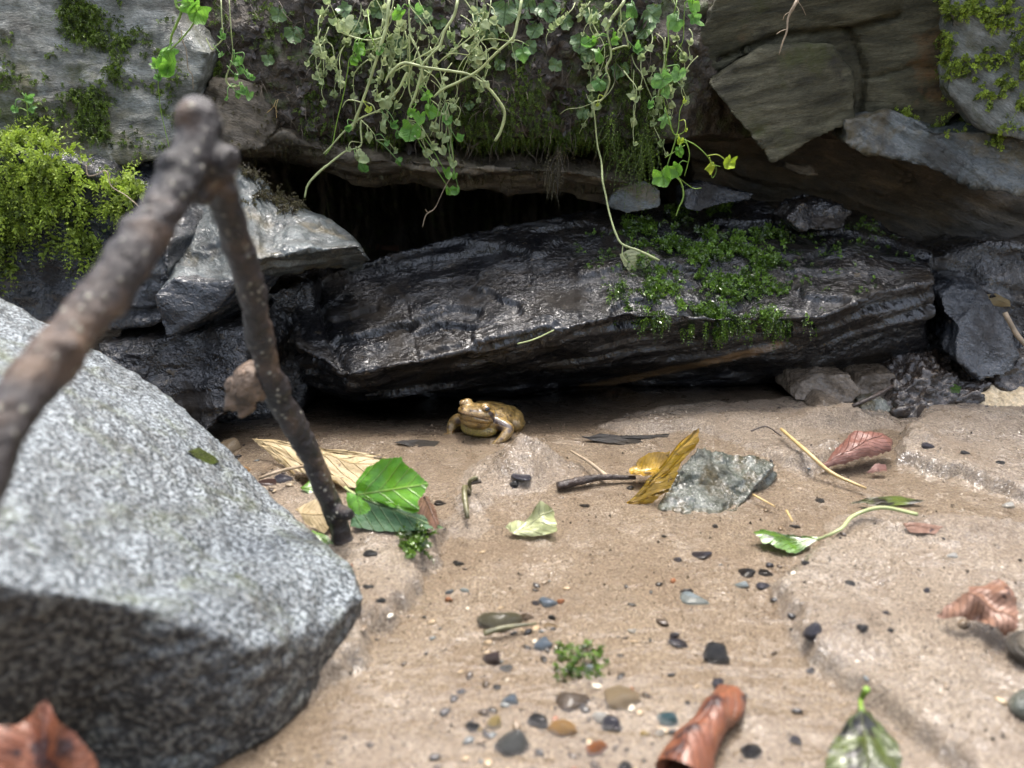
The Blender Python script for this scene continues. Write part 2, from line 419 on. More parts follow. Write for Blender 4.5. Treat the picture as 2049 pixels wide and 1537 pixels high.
tf = [(318, 600, .435), (430, 598, .44), (520, 520, .45), (600, 500, .46), (716, 490, .48)]
tb = [(325, 440, .50), (415, 360, .525), (480, 325, .535), (560, 395, .535), (700, 468, .515)]
st = []
for a, b in zip(tf, tb):
    A, B = W(*a), W(*b); bf = A+[0, .034, -.016]; st.append([A, B, B+[0, .02, -.03], bf])
rock('pale_slate_slab', 'pale grey flat slate slab with a broken edge behind the forked stick', 'rock', [loft(st)], M['grey'], (0.15, -0.4, 0.9), 0.0018,
     big=0.003, side=0.003, layer=0.004, top=0.0018, seed=4, smooth=0, key='pale')
rock('slate_shard', 'smooth dark blue slate shard wedged under the pale slab', 'rock',
     [block([(306, 592, .432), (345, 556, .437), (415, 566, .438), (484, 556, .44), (448, 606, .436), (400, 640, .434), (332, 676, .432)], .05, .01, -.005)], M['wetblue'], (0.3, -0.7, 0.6), 0.0014,
     big=0.002, side=0.0012, top=0.0006, seed=5, key='shard')
rock('mottled_wet_rock', 'mottled brown and black wet rock between the granite boulder and the stick', 'rock',
     [block([(190, 690, .435), (340, 672, .45), (490, 655, .455), (500, 740, .44), (478, 820, .43), (400, 866, .425), (300, 860, .42), (190, 760, .42)], .12, .01, .01)], M['wet'], (0.1, -0.3, 0.95), 0.002,
     big=0.005, side=0.003, top=0.002, layer=0.005, seed=6, key='mottled')
rock('packed_back_stone', 'shadowed black stone filling the gap behind the stick', 'rock',
     [block([(300, 640, .48), (620, 560, .52), (640, 690, .52), (600, 850, .50), (350, 850, .47)], .1)], M['wet'], (0.1, -0.3, 0.95), 0.003, big=0.004, seed=7, key='backfill')
tf = [(470, 285, .54), (560, 268, .55), (690, 312, .55), (900, 332, .553), (1130, 340, .56), (1290, 372, .575)]
st = []
for i, a in enumerate(tf):
    A = W(*a); st.append([A, A+[0, .12, .03], A+[0, .13, -.01], A+[0, .035, -.022 if i else -.012], A+[0, .012, -.010]])
rock('lintel_stone', 'thin brown lintel stone under the soil bank, roof of the black gap', 'rock', [loft(st)], M['ledge'], (0.05, -0.25, 0.97), 0.002, big=0.004, side=0.004, top=0.002, seed=8, key='lintel')
rock('ledge_stone', 'rough tan stone jutting from the soil bank behind the stick tip', 'rock',
     [block([(385, 205, .54), (430, 150, .55), (520, 170, .555), (560, 240, .55), (520, 300, .54), (440, 300, .535), (330, 330, .53), (345, 270, .53)], .08)], M['ledge'], (0.3, -0.4, 0.85), 0.002, big=0.005, side=0.003, seed=9, key='ledge')
rock('olive_slate_block', 'angular olive slate block with a sharp lower corner pointing down', 'rock',
     [block([(1412, 162, .545), (1520, 96, .555), (1665, 88, .565), (1705, 150, .565), (1712, 246, .56), (1620, 288, .55), (1543, 328, .542), (1482, 250, .543)], .14, .05, .02)], M['olive'], (-0.12, -0.32, 0.94), 0.0018,
     big=0.0025, side=0.0018, layer=0.003, top=0.001, seed=10, smooth=0, key='olive')
rock('overhanging_slate', 'large shadowed olive slate overhanging above the angular block', 'rock',
     [block([(1495, -120, .56), (1960, -120, .55), (1960, 200, .545), (1880, 262, .55), (1700, 242, .575), (1670, 110, .575), (1500, 112, .572), (1390, 172, .575), (1372, 110, .57)], .14, .03, .03)], M['olive'], (-0.2, -0.35, 0.9), 0.0022,
     big=0.004, side=0.0014, layer=0.006, top=0.003, seed=11, smooth=0, key='over', aniso=(16, 30), grooves=[([(1440, 120), (1560, 70), (1700, 60), (1800, 30)], 9, .006), ([(1700, 60), (1730, 140), (1720, 230)], 9, .006), ([(1730, 160), (1830, 130), (1900, 140)], 8, .004)])
rock('wedge_slate', 'wedge of grey slate sticking out below the mossy right bank rock', 'rock',
     [block([(1688, 240, .555), (1785, 222, .55), (1872, 258, .535), (1960, 262, .525), (2180, 250, .51), (2180, 440, .50), (2035, 388, .505), (1900, 352, .525), (1770, 312, .54), (1694, 288, .553)], .14, .02, .02)], M['grey'], (0.35, -0.35, 0.87), 0.002,
     big=0.004, side=0.003, layer=0.005, top=0.0015, seed=12, smooth=0, key='wedge')
rock('mossy_bank_rock', 'pale rock dotted with yellow green moss above the wedge of slate', 'rock',
     [block([(1895, -120, .54), (2300, -120, .50), (2300, 275, .49), (2060, 290, .50), (1955, 262, .52), (1900, 190, .53)], .14, .02, .03)], M['lichen'], (0.3, -0.5, 0.8), 0.0022, big=0.005, side=0.003, seed=13, key='ur')
rock('brown_back_rock', 'dim rusty brown rock in shadow behind the wet slab', 'rock',
     [block([(1370, 190, .62), (1760, 200, .63), (2200, 330, .60), (2250, 640, .58), (1900, 560, .63), (1650, 450, .65), (1380, 420, .65)], .12)], M['brown'], (0.25, -0.4, 0.87), 0.0026, big=0.007, side=0.004, layer=0.006, seed=14, key='brownback')
rock('blue_wet_stone', 'upright dark blue wet stone leaning at the end of the wet slab', 'rock',
     [block([(1882, 590, .525), (1915, 572, .53), (1965, 582, .53), (2008, 640, .52), (2045, 715, .50), (2020, 745, .495), (1960, 762, .49), (1912, 722, .495), (1918, 655, .51), (1890, 628, .52)], .06, .01, .005)], M['wetblue'], (0.2, -0.8, 0.5), 0.0016,
     big=0.003, side=0.002, top=0.0012, seed=15, key='bluestone')
rock('dark_corner_rock', 'black rock in the corner behind the blue wet stone', 'rock',
     [block([(1850, 520, .575), (1960, 480, .58), (2300, 470, .56), (2300, 860, .52), (1900, 830, .54), (1850, 700, .56)], .1)], M['wet'], (0.25, -0.4, 0.87), 0.003, big=0.008, side=0.005, seed=16, key='corner')
rock('grey_chip_stone', 'grey flat chip of stone lying on the wet slab under the leafy vine', 'stone',
     [block([(1212, 412, .565), (1238, 374, .572), (1290, 362, .575), (1322, 382, .572), (1318, 412, .565), (1255, 428, .56)], .03)], M['grey'], (0.1, -0.5, 0.85), 0.0011, big=0.002, side=0.0012, top=0.0008, seed=17, key='fs1')
rock('pointed_chip_stone', 'pointed blue grey slate chip with a bright broken tip on the wet slab', 'stone',
     [block([(1368, 380, .562), (1415, 366, .57), (1470, 380, .572), (1508, 387, .572), (1500, 400, .568), (1450, 408, .562), (1400, 424, .555), (1370, 418, .556)], .03)], M['wetblue'], (0.1, -0.5, 0.85), 0.0011, big=0.0015, side=0.0012, top=0.0008, seed=18, key='fs2')
rock('shelf_fragment', 'small pale stone fragment stuck in the shade under the angular slate block', 'stone',
     [block([(1575, 322, .60), (1625, 330, .60), (1634, 348, .598), (1600, 352, .598), (1570, 338, .60)], .03)], M['ledge'], (0.1, -0.5, 0.85), 0.0011, big=0.0015, seed=19, key='frag')
rock('clod', 'small black wet clod sitting on the mossy slab', 'stone',
     [block([(1575, 440, .55), (1600, 410, .56), (1650, 398, .565), (1700, 425, .56), (1690, 458, .55), (1600, 466, .545)], .04)], M['wet'], (0.1, -0.5, 0.85), 0.0013, big=0.004, seed=20, key='clod', freq=3)
# ---- foreground granite boulder
topo = [(-260, 480, .40), (0, 588, .39), (160, 668, .385), (300, 762, .38), (425, 882, .37), (575, 1012, .325), (712, 1128, .274), (728, 1186, .256), (655, 1262, .228), (510, 1300, .20), (300, 1216, .19), (0, 1165, .168), (-320, 1150, .15)]
T = np.array(pp(topo)); B = T.copy(); c = T[:, :2].mean(0); B[:, :2] = c+(T[:, :2]-c)*0.985; B[:, 2] = -0.03
for i, q in {6: (735, 1165), 7: (722, 1240), 8: (650, 1350), 9: (560, 1490), 10: (330, 1600), 11: (0, 1600), 12: (-400, 1600)}.items(): B[i] = Gz(*q, -.004); B[i, 2] = -.03
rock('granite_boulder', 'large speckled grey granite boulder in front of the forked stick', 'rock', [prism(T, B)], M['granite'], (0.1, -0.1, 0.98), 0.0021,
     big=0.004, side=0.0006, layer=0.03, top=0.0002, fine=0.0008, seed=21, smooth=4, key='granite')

# ------------------------------------------------------------------ soil bank behind everything
prof = np.array([(.90, -.05), (.92, .05), (.90, .13), (.74, .165), (.585, .172), (.562, .176), (.560, .205), (.565, .24), (.580, .29), (.63, .36), (.80, .50), (1.4, .8), (3.0, 1.1)])
seg_t = np.concatenate([np.linspace(0, 4, 20)[:-1], np.linspace(4, 8, 70)[:-1], np.linspace(8, 12, 25)])
pr = np.stack([np.interp(seg_t, range(13), prof[:, 0]), np.interp(seg_t, range(13), prof[:, 1])], 1)
xs = np.concatenate([-np.geomspace(3, .42, 14), np.linspace(-.40, .50, 380), np.geomspace(.52, 3, 14)])
X, TT = np.meshgrid(xs, np.arange(len(seg_t)))
V = np.stack([X.ravel(), pr[TT.ravel(), 0], pr[TT.ravel(), 1]], 1)
rec = sstep(.10, .20, V[:, 0])*.05+sstep(-.20, -.27, V[:, 0])*.04
V[:, 1] += rec
amp = np.where(V[:, 1] > .9, 6, 1)
nz = .012*fbm(V*[22, 22, 22], 4, 31)+.006*np.abs(fbm(V*[70, 70, 70], 3, 33))+.003*fbm(V*180, 3, 34)
V[:, 1] -= nz*amp; V[:, 2] += .004*fbm(V*40, 3, 36)
nx = len(xs); F = [[j*nx+i, j*nx+i+1, (j+1)*nx+i+1, (j+1)*nx+i] for j in range(len(seg_t)-1) for i in range(nx-1)]
M['soil'] = mat_plain('dark_soil', (0.055, 0.04, 0.024), 0.6, 0.75, 130, 0.004, 170, patch=[((0.05, 0.062, 0.018), 60, .52, .64), ((0.075, 0.055, 0.035), 110, .62, .7)])
bank = structure(mesh_obj('soil_bank', V, F, M['soil'], None, True)); addbvh(V, F); ROCKS['bank'] = (V, vnormals(V, F), F, BVH[-1])

# ------------------------------------------------------------------ sand
def grid_axis(lo, hi, step, far, n): return np.concatenate([lo-np.geomspace(far, step*2, n), np.arange(lo, hi, step), hi+np.geomspace(step*2, far, n)])
gx = grid_axis(-.36, .42, .0016, 6, 16); gy = grid_axis(.14, .62, .0016, 6, 16)
X, Y = np.meshgrid(gx, gy); x = X.ravel(); y = Y.ravel(); P3 = np.stack([x, y, np.zeros_like(x)], 1)
wx = x+.008*fbm(P3*55, 4, 41)+.003*fbm(P3*240, 2, 42); wy = y+.008*fbm(P3*55, 4, 43)+.003*fbm(P3*240, 2, 44)
def gp(l): return [tuple(Gz(*p)[:2]) for p in l]
def terrace(poly, H, w):
    q = gp(poly); d = polydist(wx, wy, q); s = np.where(inpoly(wx, wy, q), d, -d); return H*sstep(-w*.35, w*.65, s)
h = np.zeros_like(x)
tA = terrace([(900, 1075), (880, 1120), (845, 1180), (790, 1240), (720, 1310), (670, 1370), (640, 1400), (610, 1380), (560, 1300), (480, 1000), (560, 960), (690, 1030), (800, 1060)], .009, .005)
tB = terrace([(1800, 925), (1850, 945), (1930, 962), (1990, 985), (2060, 1012), (2300, 1060), (2500, 860), (2000, 790), (1850, 835), (1800, 890)], .008, .004)
tC = terrace([(1535, 1180), (1585, 1250), (1625, 1330), (1690, 1375), (1790, 1430), (1900, 1545), (2000, 1640), (2700, 1640), (2500, 1050), (2000, 1065), (1720, 1075), (1600, 1120)], .008, .008)
tD = terrace([(1180, 850), (1300, 815), (1600, 800), (1760, 805), (1790, 850), (1720, 905), (1620, 950), (1500, 900), (1380, 860), (1250, 872)], .004, .010)
h = tA+tB+tC+tD
def mound(u, v, H, r, ry=None):
    c = Gz(u, v); ry = ry or r
    return H*np.exp(-((wx-c[0])/r)**2-((wy-c[1])/ry)**2)
for a in [(1040, 925, .013, .011, .009), (1066, 935, .009, .012, .010), (1022, 948, .006, .015, .009), (1108, 932, .006, .010, .009), (1060, 955, .005, .022, .010), (1010, 960, .003, .02, .02), (1630, 850, .008, .016, .012), (1690, 845, .008, .014, .01), (1660, 912, .006, .013, .008), (1600, 930, .004, .012, .009),
          (1300, 850, .003, .02, .012), (1500, 850, .004, .03, .012), (1835, 900, .007, .01, .012), (930, 1060, .005, .008, .010), (945, 1010, .006, .007, .013), (790, 1080, .004, .02, .012), (1900, 1080, .006, .04, .012), (1760, 1050, .006, .02, .008), (1930, 860, .006, .04, .02),
          (1670, 1260, .004, .012, .01), (1700, 1300, .004, .012, .008)]: h += mound(*a)
c = Gz(1740, 880); h -= .007*np.exp(-((x-c[0])/.02)**2-((y-c[1])/.012)**2)
h -= .010*sstep(.44, .52, y)*sstep(.14, .02, x)
raised = np.clip((tA+tB+tC)/.010+tD/.008, 0, 1)
h += .0016*fbm(P3*30, 4, 51)*(0.5+raised)+.0007*fbm(P3*130, 3, 52)*(0.35+raised)+.0005*pn(P3*420, 53)*(0.6+.8*raised)
rip = fbm(np.stack([x*40+y*18, y*160-x*50, 0*x], 1), 3, 55); h += .0006*rip*(1-raised)
h -= .25*sstep(.8, 6, np.hypot(x, y))
Vs = np.stack([x, y, h], 1); nx = len(gx)
F = [[j*nx+i, j*nx+i+1, (j+1)*nx+i+1, (j+1)*nx+i] for j in range(len(gy)-1) for i in range(nx-1)]
def mat_sand():
    t = NT('wet_sand'); p = t.n('NewGeometry').outputs['Position']; r = t.n('Attribute', attribute_name='raised').outputs['Fac']
    g = t.noise(p, 900, 3, 0.7); g2 = t.noise(p, 2200, 2, 0.6); m = t.noise(p, 30, 6, 0.6, 0.4)
    base = t.ramp(g, [(0.30, (0.07, 0.050, 0.032)), (0.5, (0.222, 0.172, 0.121)), (0.70, (0.44, 0.37, 0.28))])
    base = t.mix(t.ramp(m, [(0.35, 0.0), (0.7, 0.55)]), base, (0.15, 0.105, 0.068))
    base = t.mix(t.ramp(t.noise(p, 95, 4, 0.7, 0.6), [(0.60, 0.0), (0.74, 0.55)]), base, (0.07, 0.05, 0.036))
    base = t.mix(t.ramp(g2, [(0.68, 0.0), (0.74, 0.8)]), base, (0.6, 0.5, 0.38))
    base = t.mix(t.ramp(t.noise(p, 620, 2, 0.5), [(0.26, 0.9), (0.31, 0.0)]), base, (0.03, 0.022, 0.018))
    rg = t.n('MapRange', {0: t.noise(p, 70, 4, 0.6), 1: 0.35, 2: 0.65, 3: 0.22, 4: 0.6}).outputs[0]
    b = t.bump(t.noise(p, 160, 4, 0.65), 0.0022); b = t.bump(g, 0.0013, nrm=b); b = t.bump(g2, 0.0006, nrm=b)
    cb = t.bump(t.noise(p, 60, 4, 0.6, 0.8), 0.014); cb = t.bump(t.noise(p, 420, 2), 0.0012, nrm=cb)
    cw = t.ramp(t.noise(p, 26, 5, 0.6), [(0.42, 0.1), (0.56, 1.0)])
    s = t.n('BsdfPrincipled', {'Base Color': base, 'Roughness': rg, 'Normal': b, 'Coat Weight': cw, 'Coat Roughness': 0.05, 'Coat IOR': 1.45, 'Coat Normal': cb})
    return t.out(s.outputs[0])
M['sand'] = mat_sand()
structure(mesh_obj('sand_ground', Vs, F, M['sand'], None, True, {'raised': raised}))
addbvh(Vs, F); SAND = BVH[-1]; ROCKS['sand'] = (Vs, None, F, SAND)
_sx, _sy, _sh = gx, gy, h.reshape(len(gy), len(gx))
def ground_z(px, py):
    i = np.clip(np.searchsorted(_sx, px)-1, 0, len(_sx)-2); j = np.clip(np.searchsorted(_sy, py)-1, 0, len(_sy)-2)
    return float(_sh[j, i])
# thin sheet of running water in the low channel and under the slab
def mat_water():
    t = NT('water'); p = t.n('NewGeometry').outputs['Position']
    mp = t.n('Mapping', {'Vector': p, 'Rotation': (0, 0, -0.25), 'Scale': (0.45, 1.6, 1)}).outputs[0]
    b = t.bump(t.noise(mp, 45, 3, 0.5, 0.6), 0.0010); b = t.bump(t.noise(p, 150, 2, 0.5, 0.5), 0.0004, nrm=b)
    gl = t.n('BsdfGlossy', {'Color': (1, 1, 1, 1), 'Roughness': 0.03, 'Normal': b}); tr = t.n('BsdfTransparent', {'Color': (0.97, 0.95, 0.92, 1)})
    fr = t.n('Fresnel', {'IOR': 1.33, 'Normal': b})
    return t.out(t.n('MixShader', {0: fr.outputs[0], 1: tr.outputs[0], 2: gl.outputs[0]}).outputs[0])
M['water'] = mat_water()
wxs = np.linspace(-.2, .36, 120); wys = np.linspace(.15, .60, 90); X, Y = np.meshgrid(wxs, wys)
zz = .0012*np.ones(X.size)-.006*sstep(.44, .52, Y.ravel())*sstep(.14, .02, X.ravel())
V = np.stack([X.ravel(), Y.ravel(), zz], 1)
F = [[j*120+i, j*120+i+1, (j+1)*120+i+1, (j+1)*120+i] for j in range(89) for i in range(119)]
structure(mesh_obj('water', V, F, M['water']))
#PART2
# added slope, unseen behind the viewer, that blocks the low sky light
ax = np.linspace(-8, 8, 60); ay = np.array([-.9, -1.1, -1.5, -2.2, -3.2, -5, -8]); az = np.array([-.3, .0, .25, .45, .7, 1.0, 1.3])
X, J = np.meshgrid(ax, np.arange(7)); V = np.stack([X.ravel(), ay[J.ravel()], az[J.ravel()]], 1)
V += .25*np.stack([pn(V*2, 1), pn(V*2, 2), pn(V*2, 3)], 1)
F = [[j*60+i, (j+1)*60+i, (j+1)*60+i+1, j*60+i+1] for j in range(6) for i in range(59)]
structure(mesh_obj('sky_blocker_slope', V, F, mat_plain('blocker_earth', (0.05, 0.06, 0.025), 0.9, 0.6, 6, 0.02, 20)))

# ------------------------------------------------------------------ small stones of the stream edge
rock('muddy_rim_stone', 'dark stone with a thin tan mud rim half sunk at the slab foot', 'stone', [block([(1588, 800, .495), (1600, 765, .50), (1640, 745, .505), (1700, 752, .50), (1722, 790, .495), (1700, 812, .49)], .04)], M['mudstone'], (0.2, -.5, .8), .0012, big=.003, side=.001, top=.0008, seed=61)
rock('brown_wet_stone', 'rounded brown wet stone beside the mud rimmed stone', 'stone', [block([(1705, 790, .505), (1722, 752, .51), (1790, 748, .51), (1812, 790, .505), (1760, 812, .50)], .04)], M['mudstone'], (0.2, -.5, .8), .0013, big=.003, side=.001, top=.0008, seed=62)
rock('mud_coated_cobble', 'pale cobble coated with glistening mud at the edge of the runnel', 'stone', [block([(1632, 830, .47), (1650, 802, .475), (1700, 812, .475), (1716, 842, .47), (1690, 862, .465), (1650, 850, .465)], .03)], M['mudstone'], (0, 0, 1), .0012, big=.003, seed=63, smooth=4)
rock('grey_cobble', 'grey green rounded cobble beside the dark runnel', 'stone', [block([(1716, 850, .475), (1725, 808, .485), (1770, 800, .485), (1800, 830, .48), (1790, 855, .472)], .03)], M['green'], (0.2, -.4, .9), .0012, big=.002, seed=64, smooth=5)
rock('blue_slate_chip', 'blue green slate chip leaning on the mud below the cobble', 'stone', [block([(1636, 842, .462), (1660, 830, .465), (1690, 842, .462), (1694, 872, .456), (1668, 888, .452), (1645, 866, .456)], .012)], M['grey'], (0.3, -.6, .7), .0009, big=.001, side=.0006, top=.0006, seed=65)
rock('quartz_stone', 'knobbly cream and yellow quartz stone at the sand edge', 'stone', [block([(1938, 830, .475), (1950, 795, .485), (1990, 776, .49), (2060, 778, .49), (2140, 790, .485), (2140, 850, .47), (2040, 850, .465), (1970, 845, .468)], .05)], M['quartz'], (0, -.3, .9), .0015, big=.006, side=.002, seed=66, smooth=3, freq=2.5)
M['dirt'] = mat_plain('wet_dirt', (0.045, 0.032, 0.024), 0.25, 0.6, 220, 0.003, 260, coat=0.7, patch=[((0.12, 0.09, 0.06), 180, .58, .68)])
rock('dirt_clod', 'crumbly dark wet dirt clod heaped below the blue wet stone', 'clod', [block([(1790, 835, .475), (1800, 775, .49), (1850, 748, .495), (1920, 742, .50), (1975, 770, .495), (1960, 815, .48), (1880, 850, .47)], .05)], M['dirt'], (0, -.3, .9), .0014, big=.011, side=.003, top=.003, fine=.0015, seed=67, freq=4)
rock('dark_wet_lump', 'dark maroon wet lump in the corner under the blue stone', 'stone', [block([(1985, 770, .50), (2010, 725, .505), (2080, 715, .50), (2140, 790, .495), (2060, 800, .49)], .05)], M['dirt'], (0, -.3, .9), .0016, big=.007, seed=68, freq=3)
c = Gz(1420, 1000)
rock('green_slate_stone', 'angular glistening green slate stone with a yellow leaf leaning on it', 'stone',
     [prism(pp([(1318, 1022, .352), (1345, 960, .372), (1392, 893, .392), (1450, 905, .395), (1530, 918, .392), (1552, 925, .386), (1500, 985, .365), (1462, 1028, .350), (1390, 1030, .348)]),
            [p*[1, 1, 0]+[0.001, .002, -.012] for p in pp([(1318, 1022, .352), (1345, 960, .372), (1392, 893, .392), (1450, 905, .395), (1530, 918, .392), (1552, 925, .386), (1500, 985, .365), (1462, 1028, .350), (1390, 1030, .348)])])],
     M['green'], (-.1, -.35, .9), .0011, big=.003, side=.0012, top=.0013, fine=.0009, seed=69, freq=2.5)
q1, q2 = hit(2052, 1335, [SAND])[0], hit(2056, 1425, [SAND])[0]
rock('grey_edge_stone', 'pale grey stone on the sand next to the folded brown leaf', 'stone', [ellipsoid(q1+[.004, .004, .004], (.009, .009, .008))], M['ledge'], (0, -.3, .9), .001, big=.004, side=.0004, top=.0006, seed=70, smooth=1)
rock('algae_stone', 'dark olive algae covered stone below the pale grey one', 'stone', [ellipsoid(q2+[.004, 0, .002], (.010, .006, .006))], M['green'], (0, -.3, .9), .001, big=.003, side=.0004, top=.0006, seed=71, smooth=1)

# ------------------------------------------------------------------ forked stick
def mat_bark():
    t = NT('wet_bark'); oc = t.n('TexCoord').outputs['Object']
    a = t.noise(oc, 45, 6, 0.6, 0.4)
    base = t.ramp(a, [(0.35, (0.008, 0.006, 0.006)), (0.52, (0.022, 0.016, 0.015)), (0.68, (0.10, 0.062, 0.038))])
    sp = t.n('TexVoronoi', {'Vector': oc, 'Scale': 340.0}, feature='F1').outputs['Distance']
    pick = t.ramp(t.noise(oc, 120, 2), [(0.50, 0.0), (0.60, 1.0)])
    dot = t.math('MULTIPLY', t.ramp(sp, [(0.16, 1.0), (0.34, 0.0)]), pick)
    base = t.mix(dot, base, (0.33, 0.31, 0.25))
    b = t.bump(a, .002); b = t.bump(t.noise(oc, 300, 5, .7), .0018, nrm=b); b = t.bump(dot, .0006, nrm=b)
    rg = t.n('MapRange', {0: t.noise(oc, 60, 4), 1: .3, 2: .7, 3: .25, 4: .55}).outputs[0]
    return t.out(t.n('BsdfPrincipled', {'Base Color': base, 'Roughness': rg, 'Normal': b}).outputs[0])
M['bark'] = mat_bark()
base_pt = Gz(690, 1112, .004)
stick = bpy.data.objects.new('forked_stick', None); COL.objects.link(stick); stick.location = Vector(base_pt)
tag(stick, 'bent dark forked stick with pale specks standing in the sand', 'stick')
near = pp([(398, 250, .222), (385, 300, .218), (330, 410, .205), (255, 520, .19), (165, 640, .175), (75, 750, .16), (5, 850, .148), (-50, 960, .138), (-120, 1150, .125)])
far = pp([(402, 262, .224), (432, 345, .232), (462, 440, .244), (498, 560, .26), (517, 660, .272), (545, 770, .284), (600, 868, .297), (650, 980, .305), (682, 1070, .309)])+[base_pt+[0.001, .001, -.012]]
def stick_body():
    Vs, Fs, n = [], [], 0
    def put(VF):
        nonlocal n
        Vs.append(VF[0]); Fs.extend([[i+n for i in f] for f in VF[1]]); n += len(VF[0])
    put(tube(near, [.0050, .0057, .0055, .0053, .0055, .0058, .0061], 60, 18)); put(tube(far, [.0046, .0050, .0047, .0049, .0048, .0053, .0048, .0047, .0049], 60, 18))
    put(ellipsoid(W(396, 242, .223), (.0060, .0064, .0068))); put(ellipsoid(W(412, 320, .226), (.0066, .006, .008)))
    for pa, R in (([W(405, 316, .226), W(440, 322, .222), W(466, 327, .22)], [.006, .0046, .0040]), ([W(405, 380, .226), W(391, 394, .221)], [.004, .0028]), ([W(664, 1018, .307), W(702, 1030, .300)], [.004, .0026]), ([W(255, 520, .19), W(236, 500, .186)], [.005, .0035]), ([W(120, 690, .168), W(150, 712, .163)], [.005, .003]), ([W(498, 560, .26), W(516, 552, .256)], [.0035, .002])): put(tube(pa, R, 10, 12))
    V, N, F = remesh(np.concatenate(Vs), Fs, .0008); V = laplace(V, F, 4); N = vnormals(V, F)
    V = V+N*(.0011*fbm(V*75, 3, 5)+.0007*fbm(V*260, 3, 6)+.0012*sstep(.22, .5, pn(V*95, 8)))[:, None]
    o = mesh_obj('branch', V, F, M['bark'], stick); o.location = -stick.location
stick_body()
M['rotwood'] = mat_plain('rotten_wood', (0.19, 0.125, 0.08), 0.5, 0.75, 150, 0.004, 220)
mb = MB()
for (u, v, r) in ((505, 765, .008), (488, 785, .006), (478, 800, .005), (470, 772, .004), (462, 790, .003), (492, 808, .004), (458, 806, .0022)):
    V, F = ellipsoid(W(u, v, .283), (r, r*.8, r)); V += (.0025*fbm(V*260, 3, int(u)))[:, None]*rng.normal(1, .1, (1, 3)); mb.add(V, F)
o = mb.obj('broken_stub', M['rotwood'], stick); o.location = -stick.location; o['label'] = 'crumbly rotten broken side stub'

# ------------------------------------------------------------------ leaves
def Gs(u, v, z=0.0):
    h_ = hit(u, v, [SAND]); return h_[0]+np.array([0, 0, z])
def place(V, origin, tip, nrm):
    t = np.asarray(tip, float); t /= np.linalg.norm(t); n = np.asarray(nrm, float); n = n-t*np.dot(n, t); n /= np.linalg.norm(n); s = np.cross(n, t)
    return np.asarray(origin)+V[:, :1]*t+V[:, 1:2]*s+V[:, 2:3]*n
def leaf_radial(size, outline, rings=5, seg=36, cup=.2, wave=.08, seed=0):
    """outline(theta) = radius, theta 0 at the tip, blade grown round the stalk end"""
    V = [[0, 0, 0]]; lf = [[.1, 0, 0]]
    for j in range(1, rings+1):
        f = j/rings
        for i in range(seg):
            th = -math.pi+2*math.pi*i/seg; r = outline(th)*f
            V.append([r*math.cos(th), r*math.sin(th), cup*r*r+wave*r*math.sin(3*th+seed)])
            lf.append([.3+.6*r*math.cos(th), r*math.sin(th)*1.1, 0])
    F = [[0, 1+i, 1+(i+1) % seg] for i in range(seg)]
    F += [[1+(j-1)*seg+i, 1+j*seg+i, 1+j*seg+(i+1) % seg, 1+(j-1)*seg+(i+1) % seg] for j in range(1, rings) for i in range(seg)]
    return np.array(V)*size, F, np.array(lf)
def kidney(th):   # round leaf with a stalk notch and shallow lobes
    return (1-.55*math.exp(-((abs(th)-math.pi)/.45)**2))*(1+.07*math.cos(5*th))
def ivyshape(th):
    a = abs(th); return .35+.75*math.exp(-(a/.42)**2)+.45*math.exp(-((a-1.15)/.38)**2)+.22*math.exp(-((a-2.2)/.4)**2)
def leaf_px(name, outline, stalk, tip, origin, nrm, mat, cup=0.0, wave=.0015, rings=7, sub=6, seed=0, parent=None, tipcurl=0.0):
    """blade lying in the plane through `origin` with normal `nrm`, its outline given as seen from the stream"""
    n = np.asarray(nrm, float); n /= np.linalg.norm(n); o = np.asarray(origin, float); c0 = np.array([0, 0, CAM_H])
    pj = lambda q: c0+ray(*q)*(np.dot(o-c0, n)/np.dot(ray(*q), n))
    C = pj(stalk); Tp = pj(tip); ax = Tp-C; L = np.linalg.norm(ax); ax /= L; sd = np.cross(n, ax)
    out = []
    for i in range(len(outline)):
        a, b = np.array(outline[i]), np.array(outline[(i+1) % len(outline)])
        for k in range(sub): out.append(pj(a+(b-a)*k/sub+rng.normal(0, .8, 2)))
    out = np.array(out); m = len(out); V = [C]
    for j in range(1, rings+1): V += list(C+(out-C)*(j/rings))
    V = np.array(V); q = V-C; al = q@ax/L; ac = q@sd
    wmax = np.abs(ac).max()+1e-9
    V = V+n*(cup*(np.abs(ac)/wmax)**1.6*wmax+wave*fbm(V*90, 2, seed)*2+tipcurl*np.clip(al, 0, 1)**2*L)[:, None]
    F = [[0, 1+i, 1+(i+1) % m] for i in range(m)]+[[1+(j-1)*m+i, 1+j*m+i, 1+j*m+(i+1) % m, 1+(j-1)*m+(i+1) % m] for j in range(1, rings) for i in range(m)]
    return mesh_obj(name, V, F, mat, parent, True, {'lf': np.stack([al, ac/wmax, 0*al], 1)}, C)
def stalk(path, R, mat, parent, name='petiole'):
    V, F = tube(path, R, None, 8); o = mesh_obj(name, V, F, mat, parent)
    o.location = -parent.location; return o
